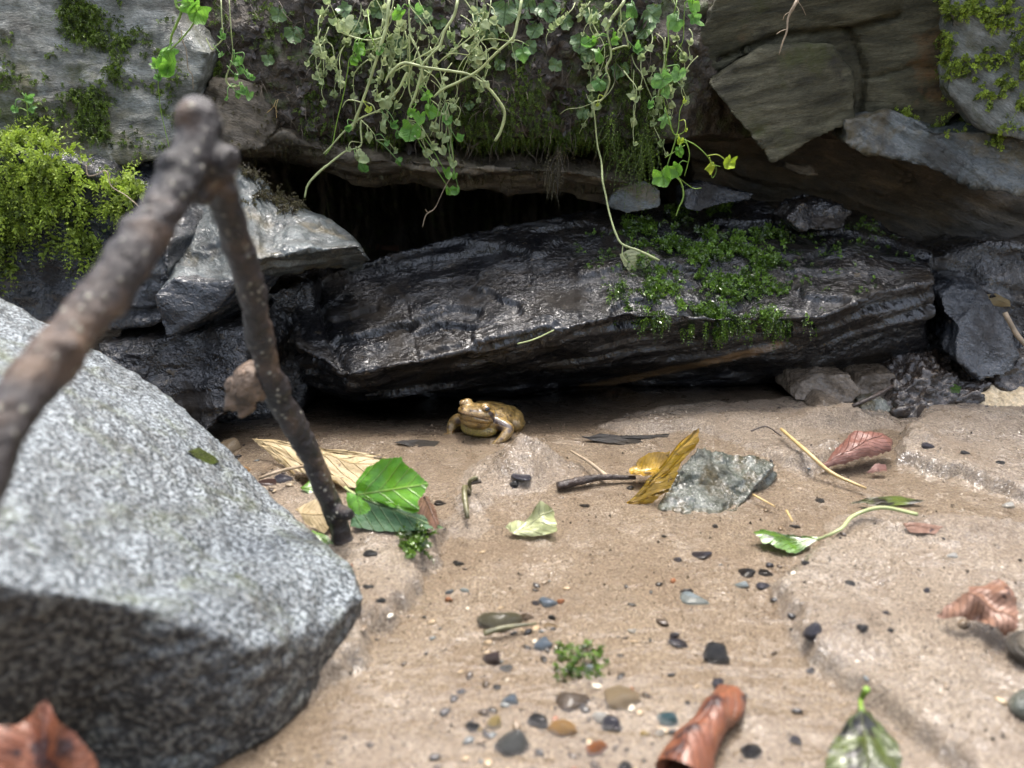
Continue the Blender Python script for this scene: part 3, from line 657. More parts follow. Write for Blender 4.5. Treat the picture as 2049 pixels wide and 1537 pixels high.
def curl_leaf(name, A, B, prof, arc, roll, mat, bend=0.0, serr=.05, nt=36, ns=18, seed=0, open_=0.0, crease=0.0, crumple=.0012):
    """leaf rolled round the line A-B: `prof` half-widths along it, `arc` the angle (radians) the blade wraps"""
    A, B = np.asarray(A), np.asarray(B); ax = B-A; L = np.linalg.norm(ax); ax /= L
    up = np.array([0, 0, 1.]); up -= ax*np.dot(up, ax); up /= np.linalg.norm(up); sd = np.cross(ax, up)
    V, lf = [], []
    for i in range(nt):
        t = i/(nt-1); w = float(np.interp(t, np.linspace(0, 1, len(prof)), prof))
        a_ = arc*(1-open_*t); R = w*2/max(a_, .05)*.5
        for k in range(ns):
            s = -1+2*k/(ns-1); ss = s*(1+serr*math.sin(t*75)*(abs(s) > .97))
            th = roll+ss*a_/2; rr = R*(1+crease*abs(s))
            p = A+ax*(t*L)+rr*(math.cos(th)*up+math.sin(th)*sd)+up*(bend*math.sin(math.pi*t)*L)
            V.append(p); lf.append([t, s, 0])
    V = np.array(V); V = V+crumple*np.stack([fbm(V*85, 2, seed), fbm(V*85, 2, seed+1), fbm(V*85, 2, seed+2)], 1)*2.2
    F = [[i*ns+k, i*ns+k+1, (i+1)*ns+k+1, (i+1)*ns+k] for i in range(nt-1) for k in range(ns-1)]
    return mesh_obj(name, V, F, mat, None, True, {'lf': np.array(lf)}, A)

M['ivy'] = mat_leaf('ivy_leaf', (0.075, 0.26, 0.012), (0.15, 0.38, 0.02), (0.55, 0.62, 0.2), 0.18, 0.35, 5, 1.6, coat=.7, veinw=.35)
M['ivydark'] = mat_leaf('ivy_leaf_lower', (0.012, 0.05, 0.012), (0.02, 0.085, 0.02), (0.35, 0.42, 0.2), 0.6, 0.05, 6, 1.8, coat=0.0, veinw=.35)
M['beige'] = mat_leaf('beige_leaf', (0.30, 0.22, 0.10), (0.46, 0.36, 0.20), (0.25, 0.18, 0.08), 0.5, 0.25, 9, 1.4, spots=((0.1, 0.07, 0.045), 90, .68), veinw=.22)
M['yellow'] = mat_leaf('yellow_leaf', (0.46, 0.28, 0.012), (0.26, 0.15, 0.03), (0.62, 0.45, 0.05), 0.25, 0.3, 10, 1.2, coat=.5, spots=((0.06, 0.03, 0.01), 160, .6))
M['maroon'] = mat_leaf('reddish_brown_leaf', (0.15, 0.062, 0.045), (0.23, 0.11, 0.082), (0.09, 0.035, 0.025), 0.4, 0.15, 9, 1.3, spots=((0.05, 0.02, 0.018), 300, .66))
M['brownleaf'] = mat_leaf('dry_brown_leaf', (0.17, 0.085, 0.052), (0.27, 0.155, 0.105), (0.10, 0.05, 0.032), 0.38, 0.12, 8, 1.3, spots=((0.04, 0.018, 0.014), 120, .66))
M['orange'] = mat_leaf('orange_leaf', (0.20, 0.07, 0.03), (0.13, 0.04, 0.018), (0.08, 0.022, 0.012), 0.42, 0.1, 9, 1.3, coat=.12, spots=((0.035, 0.014, 0.012), 140, .56), blotch=120)
M['darkgreen'] = mat_leaf('wet_dark_leaf', (0.022, 0.028, 0.010), (0.075, 0.10, 0.014), (0.12, 0.13, 0.04), 0.3, 0.05, 8, 1.3, coat=.25, spots=((0.012, 0.011, 0.008), 90, .50))
M['limeleaf'] = mat_leaf('lime_leaf', (0.12, 0.26, 0.02), (0.03, 0.06, 0.018), (0.3, 0.45, 0.05), 0.25, 0.25, 8, 1.3, coat=.4, spots=((0.02, 0.03, 0.012), 110, .60))
M['paleleaf'] = mat_leaf('pale_wilted_leaf', (0.40, 0.42, 0.22), (0.25, 0.28, 0.10), (0.5, 0.5, 0.3), 0.35, 0.3, 7, 1.3, coat=.3)
M['blackleaf'] = mat_leaf('waterlogged_leaf', (.010, .009, .008), (.022, .018, .014), (.03, .024, .018), .85, .02, 6, 1.2, coat=.05)
M['stem'] = mat_plain('pale_green_stem', (0.46, 0.52, 0.24), 0.4, 0.35, 90, 0.0004, 500, trans=.12)
M['stemgreen'] = mat_plain('green_stem', (0.22, 0.36, 0.05), 0.4, 0.4, 90, 0.0004, 500, trans=.12)
M['root'] = mat_plain('root', (0.34, 0.26, 0.17), 0.55, 0.5, 120, 0.0005, 500)
M['rootdark'] = mat_plain('dark_root', (0.11, 0.085, 0.06), 0.6, 0.5, 120, 0.0005, 500)
M['mudstem'] = mat_plain('muddy_stem', (0.13, 0.12, 0.05), 0.4, 0.6, 150, 0.001, 400, coat=.3)
M['straw'] = mat_plain('straw', (0.52, 0.37, 0.16), 0.4, 0.4, 90, 0.0004, 500)
M['twig'] = mat_plain('twig', (0.045, 0.028, 0.02), 0.45, 0.6, 120, 0.0025, 300, coat=.15)

# glossy ivy leaf propped against the stick
o0 = Gs(790, 1058, .006)
iv = leaf_px('ivy_leaf', [(712, 985), (716, 962), (735, 935), (765, 918), (806, 914), (812, 928), (835, 948), (858, 968), (850, 985), (838, 1002), (842, 1020), (830, 1026), (770, 1010), (725, 996)], (713, 990), (856, 968), o0, (-.25, -.86, .45), M['ivy'], cup=.10, seed=2)
tag(iv, 'bright glossy green ivy leaf propped up beside the stick foot', 'leaf')
stalk([iv.location, W(700, 983, .33), W(690, 975, .335)], [.0008, .0007], M['stem'], iv)
lw = leaf_px('lobe', [(713, 991), (735, 1006), (742, 1018), (734, 1026), (716, 1030), (700, 1024), (692, 1002), (694, 984)], (713, 990), (720, 1028), o0+[0, -.004, 0], (.35, -.8, .45), M['ivy'], seed=4)
lw.parent = iv; lw.location -= iv.location
dk = leaf_px('ivy_leaf_lower', [(714, 992), (770, 1005), (842, 1012), (850, 1035), (888, 1056), (850, 1060), (800, 1064), (752, 1062), (700, 1054), (704, 1030)], (714, 992), (880, 1056), Gs(790, 1057, .004), (-.05, -.62, .75), M['ivydark'], seed=3)  # lower half of the same leaf, in a darker green
tag(dk, 'dark green lower half of the ivy leaf, pale veins showing', 'leaf')
bl = leaf_px('beige_leaf', [(502, 874), (530, 884), (580, 888), (640, 902), (700, 908), (760, 908), (790, 930), (770, 960), (735, 980), (690, 980), (640, 955), (590, 945), (555, 925), (525, 892)], (506, 876), (785, 945), Gs(650, 962, .008), (.06, -.45, .88), M['beige'], cup=.12, wave=.003, seed=7)
tag(bl, 'large beige dead leaf with a dark hole spot lying behind the stick', 'leaf')
stalk(pp([(512, 878, .418), (560, 920, .405), (600, 962, .39)]), [.0007, .001], M['beige'], bl, 'midrib')
rb = leaf_px('brown_leaf_scrap', [(838, 995), (852, 990), (868, 1015), (880, 1045), (872, 1060), (855, 1045), (842, 1048), (836, 1020)], (846, 992), (876, 1055), Gs(850, 1055, .008), (-.4, -.7, .5), M['brownleaf'], seed=8)
tag(rb, 'narrow reddish brown leaf scrap at the tip of the ivy leaf', 'leaf')
gl = leaf_px('grey_leaf_scrap', [(590, 1020), (625, 1000), (655, 1000), (672, 1040), (650, 1065), (615, 1050)], (600, 1030), (665, 1030), Gs(630, 1060, .010), (.2, -.5, .8), M['beige'], seed=9); tag(gl, 'dull grey leaf scrap between the boulder and the stick', 'leaf')
# leaf standing on edge against the green stone
yl = leaf_px('yellow_leaf', [(1240, 1022), (1262, 1000), (1290, 985), (1310, 950), (1330, 925), (1352, 893), (1372, 872), (1398, 857), (1397, 880), (1378, 905), (1360, 925), (1345, 955), (1328, 980), (1300, 1002), (1265, 1008)], (1250, 1015), (1396, 860), Gs(1290, 1010, .004), (-.55, -.6, .55), M['yellow'], cup=-.5, wave=.002, seed=11)
tag(yl, 'bright yellow serrated leaf leaning on the green slate stone', 'leaf')
stalk([W(1262, 1004, .362), W(1236, 1026, .356)], [.0009, .0006], M['yellow'], yl)
yb = leaf_px('brown_yellow_leaf', [(1258, 938), (1275, 925), (1310, 915), (1335, 912), (1342, 930), (1330, 950), (1300, 966), (1275, 962), (1258, 952)], (1262, 945), (1335, 935), Gs(1300, 955, .008), (.1, -.35, .9), M['yellow'], cup=.55, wave=.003, seed=12); tag(yb, 'cupped brown yellow leaf holding water behind the yellow leaf', 'leaf')
ml = curl_leaf('reddish_leaf', Gs(1645, 948, .004), Gs(1768, 912, .008), [.004, .012, .019, .022, .020, .010], 2.3, .45, M['maroon'], .03, .06, seed=13, open_=.2); tag(ml, 'folded reddish brown beech leaf resting by the straw', 'leaf')
m2 = leaf_px('reddish_lobe', [(1735, 945), (1750, 928), (1772, 930), (1774, 942), (1750, 946)], (1738, 944), (1774, 938), Gs(1750, 946, .006), (0, -.5, .85), M['maroon'], seed=14); m2.parent = ml; m2.location -= ml.location; m2.name = 'lobe'
bn = leaf_px('dry_brown_leaf', [(1878, 1226), (1905, 1200), (1940, 1182), (1938, 1172), (1975, 1158), (2010, 1146), (2028, 1152), (2022, 1176), (2040, 1192), (2042, 1222), (2035, 1258), (2010, 1272), (1985, 1258), (1962, 1236), (1920, 1232)], (1940, 1190), (2030, 1240), Gs(1960, 1255, .015), (-.2, -.55, .8), M['brownleaf'], cup=-.35, wave=.006, seed=15); tag(bn, 'dry crumpled brown leaf arched over its shadow on the sand', 'leaf')
orl = curl_leaf('rolled_orange_leaf', Gs(1465, 1405, .003), Gs(1355, 1575, .004), [.022, .027, .029, .030, .031, .032], 4.6, .3, M['orange'], .05, .06, seed=16, crumple=.0013); tag(orl, 'orange brown leaf rolled into a tube on the sand', 'leaf')
dg = leaf_px('wet_green_leaf', [(1722, 1422), (1745, 1420), (1775, 1440), (1800, 1470), (1812, 1510), (1790, 1560), (1700, 1570), (1655, 1530), (1660, 1490), (1690, 1445)], (1724, 1425), (1740, 1570), Gs(1730, 1500, .012), (0, -.25, .95), M['darkgreen'], cup=-.3, wave=.004, seed=17); tag(dg, 'dark green wet leaf stuck to the sand, yellow stalk upright', 'leaf')
stalk([np.array(dg.location), W(1722, 1400, .213), W(1734, 1378, .212)], [.0010, .0008, .0012], M['stemgreen'], dg)
rd = leaf_px('red_orange_leaf', [(-60, 1460), (30, 1450), (45, 1432), (90, 1400), (118, 1440), (160, 1470), (200, 1530), (210, 1600), (-60, 1640)], (60, 1620), (92, 1402), Gz(60, 1540, .040), (.1, -.6, .75), M['orange'], cup=.25, wave=.004, seed=18); tag(rd, 'red orange toothed leaf lying against the granite boulder', 'leaf')
lm = leaf_px('lime_leaf', [(1506, 1066), (1530, 1056), (1560, 1062), (1590, 1068), (1640, 1078), (1615, 1090), (1590, 1104), (1560, 1098), (1525, 1085)], (1635, 1080), (1510, 1068), Gs(1570, 1080, .006), (0, -.2, .97), M['limeleaf'], wave=.002, seed=19); tag(lm, 'lime green leaf with dark blotches flat on the sand', 'leaf')
stalk([np.array(lm.location), Gs(1680, 1066, .002), Gs(1705, 1046, .004), Gs(1760, 1037, .006), Gs(1832, 1044, .004)], [.0006, .0008, .0009, .0010, .0009], M['stem'], lm)
pw = leaf_px('pale_wilted_leaf', [(1010, 1055), (1030, 1040), (1050, 1040), (1068, 1022), (1080, 1008), (1108, 1018), (1112, 1045), (1112, 1070), (1060, 1076), (1025, 1070)], (1025, 1068), (1105, 1020), Gs(1060, 1072, .004), (0, -.6, .75), M['paleleaf'], cup=.4, wave=.004, seed=20); tag(pw, 'crumpled pale green wilted leaf alone on the open sand', 'leaf')
for (ol, a, b, mk, lab, sd_) in (
  ([(655, 1070), (625, 1062), (618, 1075), (640, 1100), (672, 1108), (678, 1098)], (620, 1070), (676, 1104), 'limeleaf', 'small green leaf scrap wedged at the boulder edge by the stick foot', 21),
  ([(1690, 1012), (1740, 994), (1800, 990), (1850, 1002), (1800, 1012), (1740, 1022)], (1695, 1012), (1845, 1002), 'darkgreen', 'thin olive leaf half covered by wet sand above the lime leaf stalk', 22),
  ([(1805, 1050), (1850, 1046), (1888, 1052), (1870, 1066), (1820, 1066)], (1808, 1055), (1885, 1055), 'brownleaf', 'brown leaf scrap sunk in sand beside the lime leaf stalk', 23),
  ([(370, 905), (395, 896), (425, 908), (440, 922), (420, 932), (385, 920)], (372, 908), (438, 925), 'darkgreen', 'olive green leaf scrap resting on the granite boulder', 24),
  ([(1240, 508), (1262, 498), (1290, 505), (1302, 522), (1285, 542), (1262, 545), (1248, 532)], (1246, 505), (1280, 545), 'paleleaf', 'limp yellow green leaf at the vine end on the wet slab', 25),
  ([(1160, 872), (1220, 868), (1290, 880), (1340, 868), (1330, 886), (1260, 894), (1190, 884)], (1165, 875), (1338, 872), 'blackleaf', 'black waterlogged leaf strip at the foot of the slab', 31),
  ([(790, 884), (830, 876), (880, 880), (870, 892), (820, 894)], (792, 886), (878, 884), 'blackleaf', 'soaked black leaf strip near the frog hand', 32),
  ([(1968, 590), (1990, 588), (2020, 600), (2022, 614), (1990, 612)], (1970, 590), (2022, 610), 'beige', 'tan leaf scrap caught behind the blue wet stone', 26),
  ([(735, 490), (770, 488), (798, 492), (795, 502), (750, 500)], (738, 492), (798, 497), 'brownleaf', 'orange brown leaf sliver in the black gap above the slab', 27),
  ([(1880, 772), (1905, 766), (1925, 774), (1918, 786), (1890, 788)], (1882, 775), (1925, 778), 'limeleaf', 'green leaf scrap stuck in the dirt clod', 28),
  ([(600, 975), (620, 965), (640, 968), (645, 980), (615, 985)], (602, 978), (645, 974), 'limeleaf', 'tiny yellow green leaf scrap on grit behind the stick', 29)):
    um, vm = np.mean(np.array(ol), 0); hh = hit(um, vm)
    n = hh[1]+np.array([0, -.25, .3]); q = leaf_px('leaf_scrap', ol, a, b, hh[0]+n*.0010, n, M[mk], wave=.0015, seed=sd_, rings=4, sub=3); tag(q, lab, 'leaf')
#PART3
# ------------------------------------------------------------------ frog (one skin; eyes are parts)
def frog():
    X, Yb = np.array([1, 0, 0]), None
    parts = []
    def E(c, r, rx=0, ry=0, rz=0):
        R = Matrix.Rotation(math.radians(rz), 4, 'Z')@Matrix.Rotation(math.radians(ry), 4, 'Y')@Matrix.Rotation(math.radians(rx), 4, 'X')
        parts.append(ellipsoid(c, r, R, 24, 16))
    def C(P, R): parts.append(tube(P, R, len(P)*5, 12)); [E(p, (r, r, r)) for p, r in ((P[0], R[0]), (P[-1], R[-1]))]
    E((1, 13, 10.5), (18, 20, 10.2), rx=-10)           # trunk, higher in front
    E((0, 2, 11.5), (14, 11, 9.5))                    # shoulders and chest
    E((0, -2.5, 7), (12.5, 8, 6.5))                   # belly front
    yaw, pit = -14, -17
    Rh = Matrix.Rotation(math.radians(yaw), 3, 'Z')@Matrix.Rotation(math.radians(pit), 3, 'X'); hc = np.array([0, -3, 19.0])
    def H(c): return tuple(np.array(Rh@Vector(c))+hc)
    E(H((0, -2.6, 1.4)), (12.4, 11.0, 5.4), rx=8+pit, rz=yaw)      # upper head
    E(H((0, -9.6, 1.3)), (7.6, 6.0, 4.2), rx=12+pit, rz=yaw)       # snout
    E(H((0, -2.6, -2.4)), (12.3, 10.8, 4.4), rx=pit, rz=yaw)       # lower jaw
    E(H((0, -2, -5.6)), (10.2, 9, 5.2), rx=pit, rz=yaw)            # throat sac
    for s in (-1, 1):
        E(H((s*7.0, -4.2, 5.6)), (3.6, 4.4, 3.7))
        E(H((s*2.9, -13.6, 3.4)), (1.1, 1.1, .9))
    for s, P, R, hand in ((1, [(11, 1, 12), (16.5, -1, 11), (20, -3, 9.5), (18.5, -9, 5.5), (14.5, -14, 1.6)], [5.4, 4.8, 4.0, 3.2, 2.2], [(-8.5, -4), (-5, -7), (-.5, -8), (3.5, -5.5)]),
                          (-1, [(-11, 1, 12), (-16, 0, 10), (-18.5, -1, 7.5), (-19, -4, 4.2), (-18.5, -6, 1.6)], [5.4, 4.6, 3.8, 3.0, 2.2], [(-5, -4), (-1.5, -6.5), (2.5, -6.5), (5.5, -4)])):
        C(P, R); w = np.array(P[-1]); E(w+[0, -1.2, -.6], (2.8, 2.5, 1.4))
        for dx, dy in hand:
            C([w+[dx*.15, -.8, -.3], w+[dx*.55, -1+dy*.5, .1], w+[dx, dy-1, -1.0]], [1.1, .9, .75])
    for s in (-1, 1):     # hind legs folded beside the body
        C([(s*9+1, 30, 7), (s*15+1, 22, 7.5), (s*18+1, 13, 7)], [6, 6, 4.6]); C([(s*18+1, 13, 6), (s*18+1, 22, 4), (s*14+1, 30, 2.5)], [4.5, 4.2, 2.8])
        C([(s*14+1, 30, 2.2), (s*19+1, 20, 1.6), (s*21+1, 7, .8)], [2.5, 2.0, 1.2])
    n = 0; Vs, Fs = [], []
    for V, F in parts: Vs.append(V); Fs += [[i+n for i in f] for f in F]; n += len(V)
    V, N, F = remesh(np.concatenate(Vs), Fs, .42); V = laplace(V, F, 10, .55); N = vnormals(V, F)
    hl = (V-hc)@np.array(Rh)                                  # head frame
    inhead = sstep(6, 2, hl[:, 1])*sstep(-9, -6, hl[:, 2])
    mz = -.7-.010*hl[:, 0]**2
    front = inhead*(N@np.array(Rh)[:, :].T[1] < .6)
    mouth = np.exp(-((hl[:, 2]-mz)/.38)**2)*inhead*sstep(4, 0, hl[:, 1])
    V = V-N*(mouth*.55)[:, None]+N*(.28*fbm(V*.55, 3, 3)*sstep(-2, 8, V[:, 1]))[:, None]
    # dorsolateral folds
    fold = np.exp(-((np.abs(V[:, 0]-2)-9.5)/1.2)**2)*sstep(2, 8, V[:, 1])*sstep(12, 16, V[:, 2]); V = V+N*(fold*.7)[:, None]
    sp = sstep(.16, .3, fbm(V*.30, 2, 8)); sp2 = sstep(.22, .34, fbm(V*.75, 2, 9))
    top = sstep(8, 15, V[:, 2])
    base = np.array([.17, .108, .030]); pale = np.array([.26, .19, .05]); dark = np.array([.028, .012, .007])
    col = base+(np.array([.31, .20, .06])-base)*sstep(-.2, .3, fbm(V*.2, 2, 4))[:, None]
    belly = sstep(13, 7, V[:, 2])*sstep(6, -2, V[:, 1])*sstep(17, 11, np.abs(V[:, 0])); col = col*(1-belly)[:, None]+pale*belly[:, None]
    yel = belly*sstep(.02, .25, fbm(V*.4, 2, 14))*sstep(14, 10, np.abs(V[:, 0]))*.7; col = col*(1-.7*yel)[:, None]+np.array([.24, .21, .02])*(.7*yel)[:, None]
    thr = inhead*sstep(-1, -3, hl[:, 2]); col = col*(1-.6*thr)[:, None]+np.array([.29, .18, .055])*(.6*thr)[:, None]
    lip = np.exp(-((hl[:, 2]-mz-1.4)/.9)**2)*inhead; col = col*(1-.6*lip)[:, None]+np.array([.32, .19, .10])*(.6*lip)[:, None]
    k = np.clip(sp*.75*top*(1-.5*inhead)+sp2*.55*(V[:, 2] > 3)*(1-.6*inhead), 0, 1)
    mask = sstep(9, 5, hl[:, 1])*sstep(-6.5, -5, hl[:, 1])*sstep(2.5, 1.5, np.abs(hl[:, 2]-1.6+.75*(hl[:, 1]+2.5)))*sstep(6.0, 7.4, np.abs(hl[:, 0]))
    can = inhead*np.exp(-((hl[:, 2]-3.2)/.9)**2)*sstep(-6, -8, hl[:, 1])*(np.abs(hl[:, 0]) > 2.2)*(np.abs(hl[:, 0]) < 8)
    arm = sum(np.exp(-(((V-np.array(c))**2).sum(1)/r**2)**2) for c, r in (((15.5, -5.2, 10.5), 3.2), ((-13.8, -4.0, 11), 2.6), ((18.5, -11.5, 6), 1.4), ((21.5, -6, 10), 1.8), ((-20, -5, 6), 1.5)))
    k = np.clip(np.maximum.reduce([k, mask*1.2, can*.8, arm, mouth*.75]), 0, 1)
    col = col*(1-k)[:, None]+dark*k[:, None]
    t = NT('frog_skin'); c = t.n('Attribute', attribute_name='skin').outputs['Color']; oc = t.n('TexCoord').outputs['Object']
    c = t.mix(1.0, c, t.ramp(t.noise(oc, 900, 3), [(.3, .6), (.7, 1.35)]), 'MULTIPLY')
    b = t.bump(t.noise(oc, 700, 3, .6), .0009)
    sk = t.out(t.n('BsdfPrincipled', {'Base Color': c, 'Roughness': .38, 'Normal': b, 'Coat Weight': .6, 'Coat Roughness': .08, 'Subsurface Weight': .06, 'Subsurface Radius': (.004, .002, .001), 'Subsurface Scale': .3}).outputs[0])
    fo = mesh_obj('frog', V*.001, F, sk, None, True, {'skin': col})
    ti = NT('frog_iris'); oc = ti.n('TexCoord').outputs['Generated']
    iris = ti.out(ti.n('BsdfPrincipled', {'Base Color': (.20, .115, .03, 1), 'Roughness': .08, 'Coat Weight': 1.0}).outputs[0])
    pup = NT('frog_pupil'); pup = pup.out(pup.n('BsdfPrincipled', {'Base Color': (.003, .003, .003, 1), 'Roughness': .05, 'Coat Weight': 1.0}).outputs[0])
    for s in (-1, 1):
        c0 = np.array(H((s*8.6, -5.8, 5.3))); V, F = ellipsoid((0, 0, 0), (3.0, 3.0, 2.8), None, 24, 16)
        d = np.array(Rh@Vector((s*.80, -.55, .12))); d /= np.linalg.norm(d)
        e = mesh_obj('eye', V*.001, F, iris, fo, True); e.location = Vector(c0*.001)
        V2, F2 = ellipsoid((0, 0, 0), (1.9, .6, 1.35), None, 20, 10)
        r = Vector((0, 1, 0)).rotation_difference(Vector(d)).to_matrix(); V2 = V2@np.array(r).T+d*2.55
        p_ = mesh_obj('pupil', V2*.001, F2, pup, e, True); p_.location = (0, 0, 0)
    return fo
fr = frog()
fr.scale = (1.0, .95, .9); fp = Gz(961, 864); fr.location = (fp[0], fp[1], ground_z(fp[0], fp[1])-.0018); fr.rotation_euler = (0, 0, math.radians(-20))
tag(fr, 'golden brown frog with dark eye patch sitting in the hollow under the slab', 'frog')

# ------------------------------------------------------------------ pebbles and chips, one by one
PC = {'dark': (.022, .02, .022), 'black': (.012, .012, .013), 'blue': (.16, .21, .26), 'paleblue': (.36, .43, .44), 'orange': (.40, .13, .03), 'maroon': (.075, .035, .028), 'brown': (.13, .085, .05), 'tan': (.42, .31, .18), 'yellow': (.6, .43, .14), 'amber': (.5, .28, .09), 'white': (.68, .66, .6), 'purple': (.045, .042, .06), 'teal': (.05, .13, .15), 'olive': (.12, .105, .05), 'grey': (.12, .12, .11)}
PM = {k: mat_plain('pebble_'+k, c,   .34, .6, 330, .0012, 420, coat=.2) for k, c in PC.items()}
_c, _r = ellipsoid((0, 0, 0), (1, 1, 1), None, 14, 9)
pebble_meshes = {}
def pebble(u, v, w, hgt, colour, label, group='pebbles strewn on the sand', sink=.48, flat=.6, name='pebble'):
    g = hit(u, v+hgt*.2, [SAND]);
    if g is None: return
    P, n, dist = g; k = dist*.97/FPX
    rx, rz = w*k*.5, max(hgt*k*.5, .0008); ry = rx*random.uniform(.6, .9)
    var = random.randrange(6); key = (colour, var)
    if key not in pebble_meshes:
        V = _c*(1+.55*fbm(_c*1.1, 2, 80+var)+.12*fbm(_c*3, 2, 90+var))[:, None]
        for q in range(5):   # flat broken facets
            d = np.random.default_rng(var*7+q).normal(size=3); d /= np.linalg.norm(d); m = V@d; cut = .72; V = V-d*np.clip(m-cut, 0, None)[:, None]*.9
        me = bpy.data.meshes.new('pebble'); me.from_pydata(V.tolist(), [], _r); me.polygons.foreach_set('use_smooth', np.ones(len(me.polygons), bool)); me.materials.append(PM[colour]); pebble_meshes[key] = me
    o = bpy.data.objects.new(name, pebble_meshes[key]); COL.objects.link(o)
    o.scale = (rx, ry, min(rz, rx)*1.05); o.location = (P[0], P[1], P[2]+rz*(1-2*sink)); o.rotation_euler = (random.uniform(-.2, .2), random.uniform(-.2, .2), random.uniform(-.5, .5))
    tag(o, label, 'pebble', group); return o
for a in [(898, 1183, 17, 10, 'blue', 'tiny slate blue chip above the round orange pebble'), (929, 1179, 22, 9, 'paleblue', 'pale blue sliver of slate near the round orange pebble'), (897, 1198, 17, 15, 'orange', 'round orange pebble beside a slate blue chip'),
          (1094, 1202, 36, 15, 'blue', 'blue grey slate chip next to a round rusty pebble'), (1121, 1202, 17, 14, 'orange', 'round rusty pebble touching a blue grey chip'), (996, 1237, 84, 46, 'olive', 'olive algae speckled stone sunk in the sand above the green stalk'),
          (1053, 1233, 28, 13, 'brown', 'flat brown pebble beside the olive sunken stone'), (1100, 1252, 28, 9, 'tan', 'thin tan pebble at the end of the green stalk'), (983, 1313, 38, 38, 'maroon', 'flat maroon pebble below the green stalk'), (1011, 1334, 25, 20, 'grey', 'grey pebble just below the maroon one'),
          (1084, 1288, 42, 22, 'blue', 'sky blue flat slate pebble above the mossy crumb'), (1187, 1314, 19, 18, 'tan', 'cream pebble lodged in the mossy crumb'), (1177, 1336, 22, 18, 'paleblue', 'pale blue chip lodged in the mossy crumb'), (1020, 1399, 34, 20, 'blue', 'dull blue chip above the yellow pebble'),
          (1143, 1399, 68, 28, 'brown', 'dark brown oval pebble'), (988, 1443, 36, 34, 'yellow', 'yellow quartz pebble beside a black one'), (960, 1458, 13, 11, 'yellow', 'tiny yellow grain touching the yellow quartz pebble'), (944, 1450, 27, 25, 'black', 'black round pebble beside the yellow quartz pebble'),
          (1023, 1480, 76, 46, 'grey', 'large dark grey flat pebble below the yellow quartz one'), (1075, 1440, 48, 20, 'dark', 'dark sliver pebble beside the amber and white pebble'), (1122, 1451, 58, 30, 'amber', 'amber and cream quartz pebble'), (1198, 1431, 28, 22, 'white', 'white oval pebble beside a purple black one'),
          (1222, 1446, 44, 30, 'purple', 'purple black pebble beside the white oval one'), (1190, 1494, 46, 28, 'orange', 'bright orange pebble below the white oval one'), (1240, 1392, 74, 40, 'tan', 'pale tan stone half sunk above the purple black pebble'), (1336, 1434, 48, 28, 'teal', 'teal green slate pebble by the rolled orange leaf'),
          (1321, 1463, 23, 13, 'white', 'small white pebble below the teal one'), (1289, 1466, 19, 10, 'yellow', 'small yellow grain beside the small white pebble'), (1386, 1197, 58, 16, 'paleblue', 'pale mint flat pebble in open sand'), (1430, 1307, 54, 52, 'black', 'glossy black cone shaped pebble ringed by water'),
          (1436, 1364, 27, 24, 'purple', 'glossy dark round pebble below the black cone'), (1483, 1169, 30, 13, 'paleblue', 'pale ring marked flat pebble at the terrace edge'), (1626, 1258, 42, 28, 'purple', 'wet dark bluish pebble on the terrace lip'), (1264, 1261, 17, 8, 'white', 'tiny white pebble in open sand'),
          (486, 938, 36, 18, 'amber', 'amber brown flat pebble on grit by the boulder'), (455, 918, 34, 28, 'dark', 'dark lumpy pebble on grit by the boulder'), (455, 890, 60, 34, 'tan', 'tan rough stone tucked behind the boulder edge'), (565, 955, 34, 13, 'purple', 'flat dark bluish pebble by the beige leaf'), (535, 965, 44, 9, 'maroon', 'thin reddish chip on grit by the boulder'),
          (660, 1048, 34, 44, 'maroon', 'dark maroon lump at the stick foot'), (1028, 966, 22, 18, 'black', 'small black pebble below the sand mound'), (1905, 1110, 20, 10, 'white', 'white chip on the upper sand shelf'), (1330, 1008, 14, 8, 'yellow', 'tiny yellow bead pebble by the green slate stone'), (2016, 1010, 26, 12, 'white', 'white angular chip on the sand shelf edge')]:
    pebble(*a)
chip_spots = [(916, 1125, 22, 10), (1072, 1205, 20, 8), (1103, 1233, 17, 15), (1043, 952, 48, 9), (1374, 1182, 25, 16), (1342, 1349, 15, 11), (1343, 1463, 19, 11), (1348, 1268, 20, 8), (1354, 1282, 40, 10), (1525, 1171, 28, 17), (1539, 1129, 16, 18), (1490, 1145, 38, 9), (1530, 1145, 30, 9), (1610, 1124, 16, 10), (1724, 1253, 19, 14), (1853, 1180, 15, 11), (993, 1372, 15, 18), (1250, 1535, 30, 20), (1355, 1118, 22, 9), (1400, 1108, 40, 7), (1430, 1052, 13, 7), (1328, 1072, 12, 6), (1590, 1052, 22, 8), (1640, 1000, 22, 8), (1855, 890, 22, 14), (1930, 905, 16, 10), (2000, 925, 18, 10), (740, 1105, 32, 10), (735, 1172, 22, 8), (760, 1200, 22, 9), (830, 1095, 18, 10), (1715, 1545, 30, 18), (1590, 1480, 24, 16), (1260, 975, 20, 7), (880, 1005, 26, 9), (700, 1345, 10, 10), (1375, 1405, 13, 7), (1770, 1225, 16, 9), (1780, 1260, 14, 9), (1500, 1500, 40, 26), (1350, 1480, 16, 8), (1170, 1010, 22, 6), (1700, 1165, 22, 6), (1620, 1340, 20, 12)]
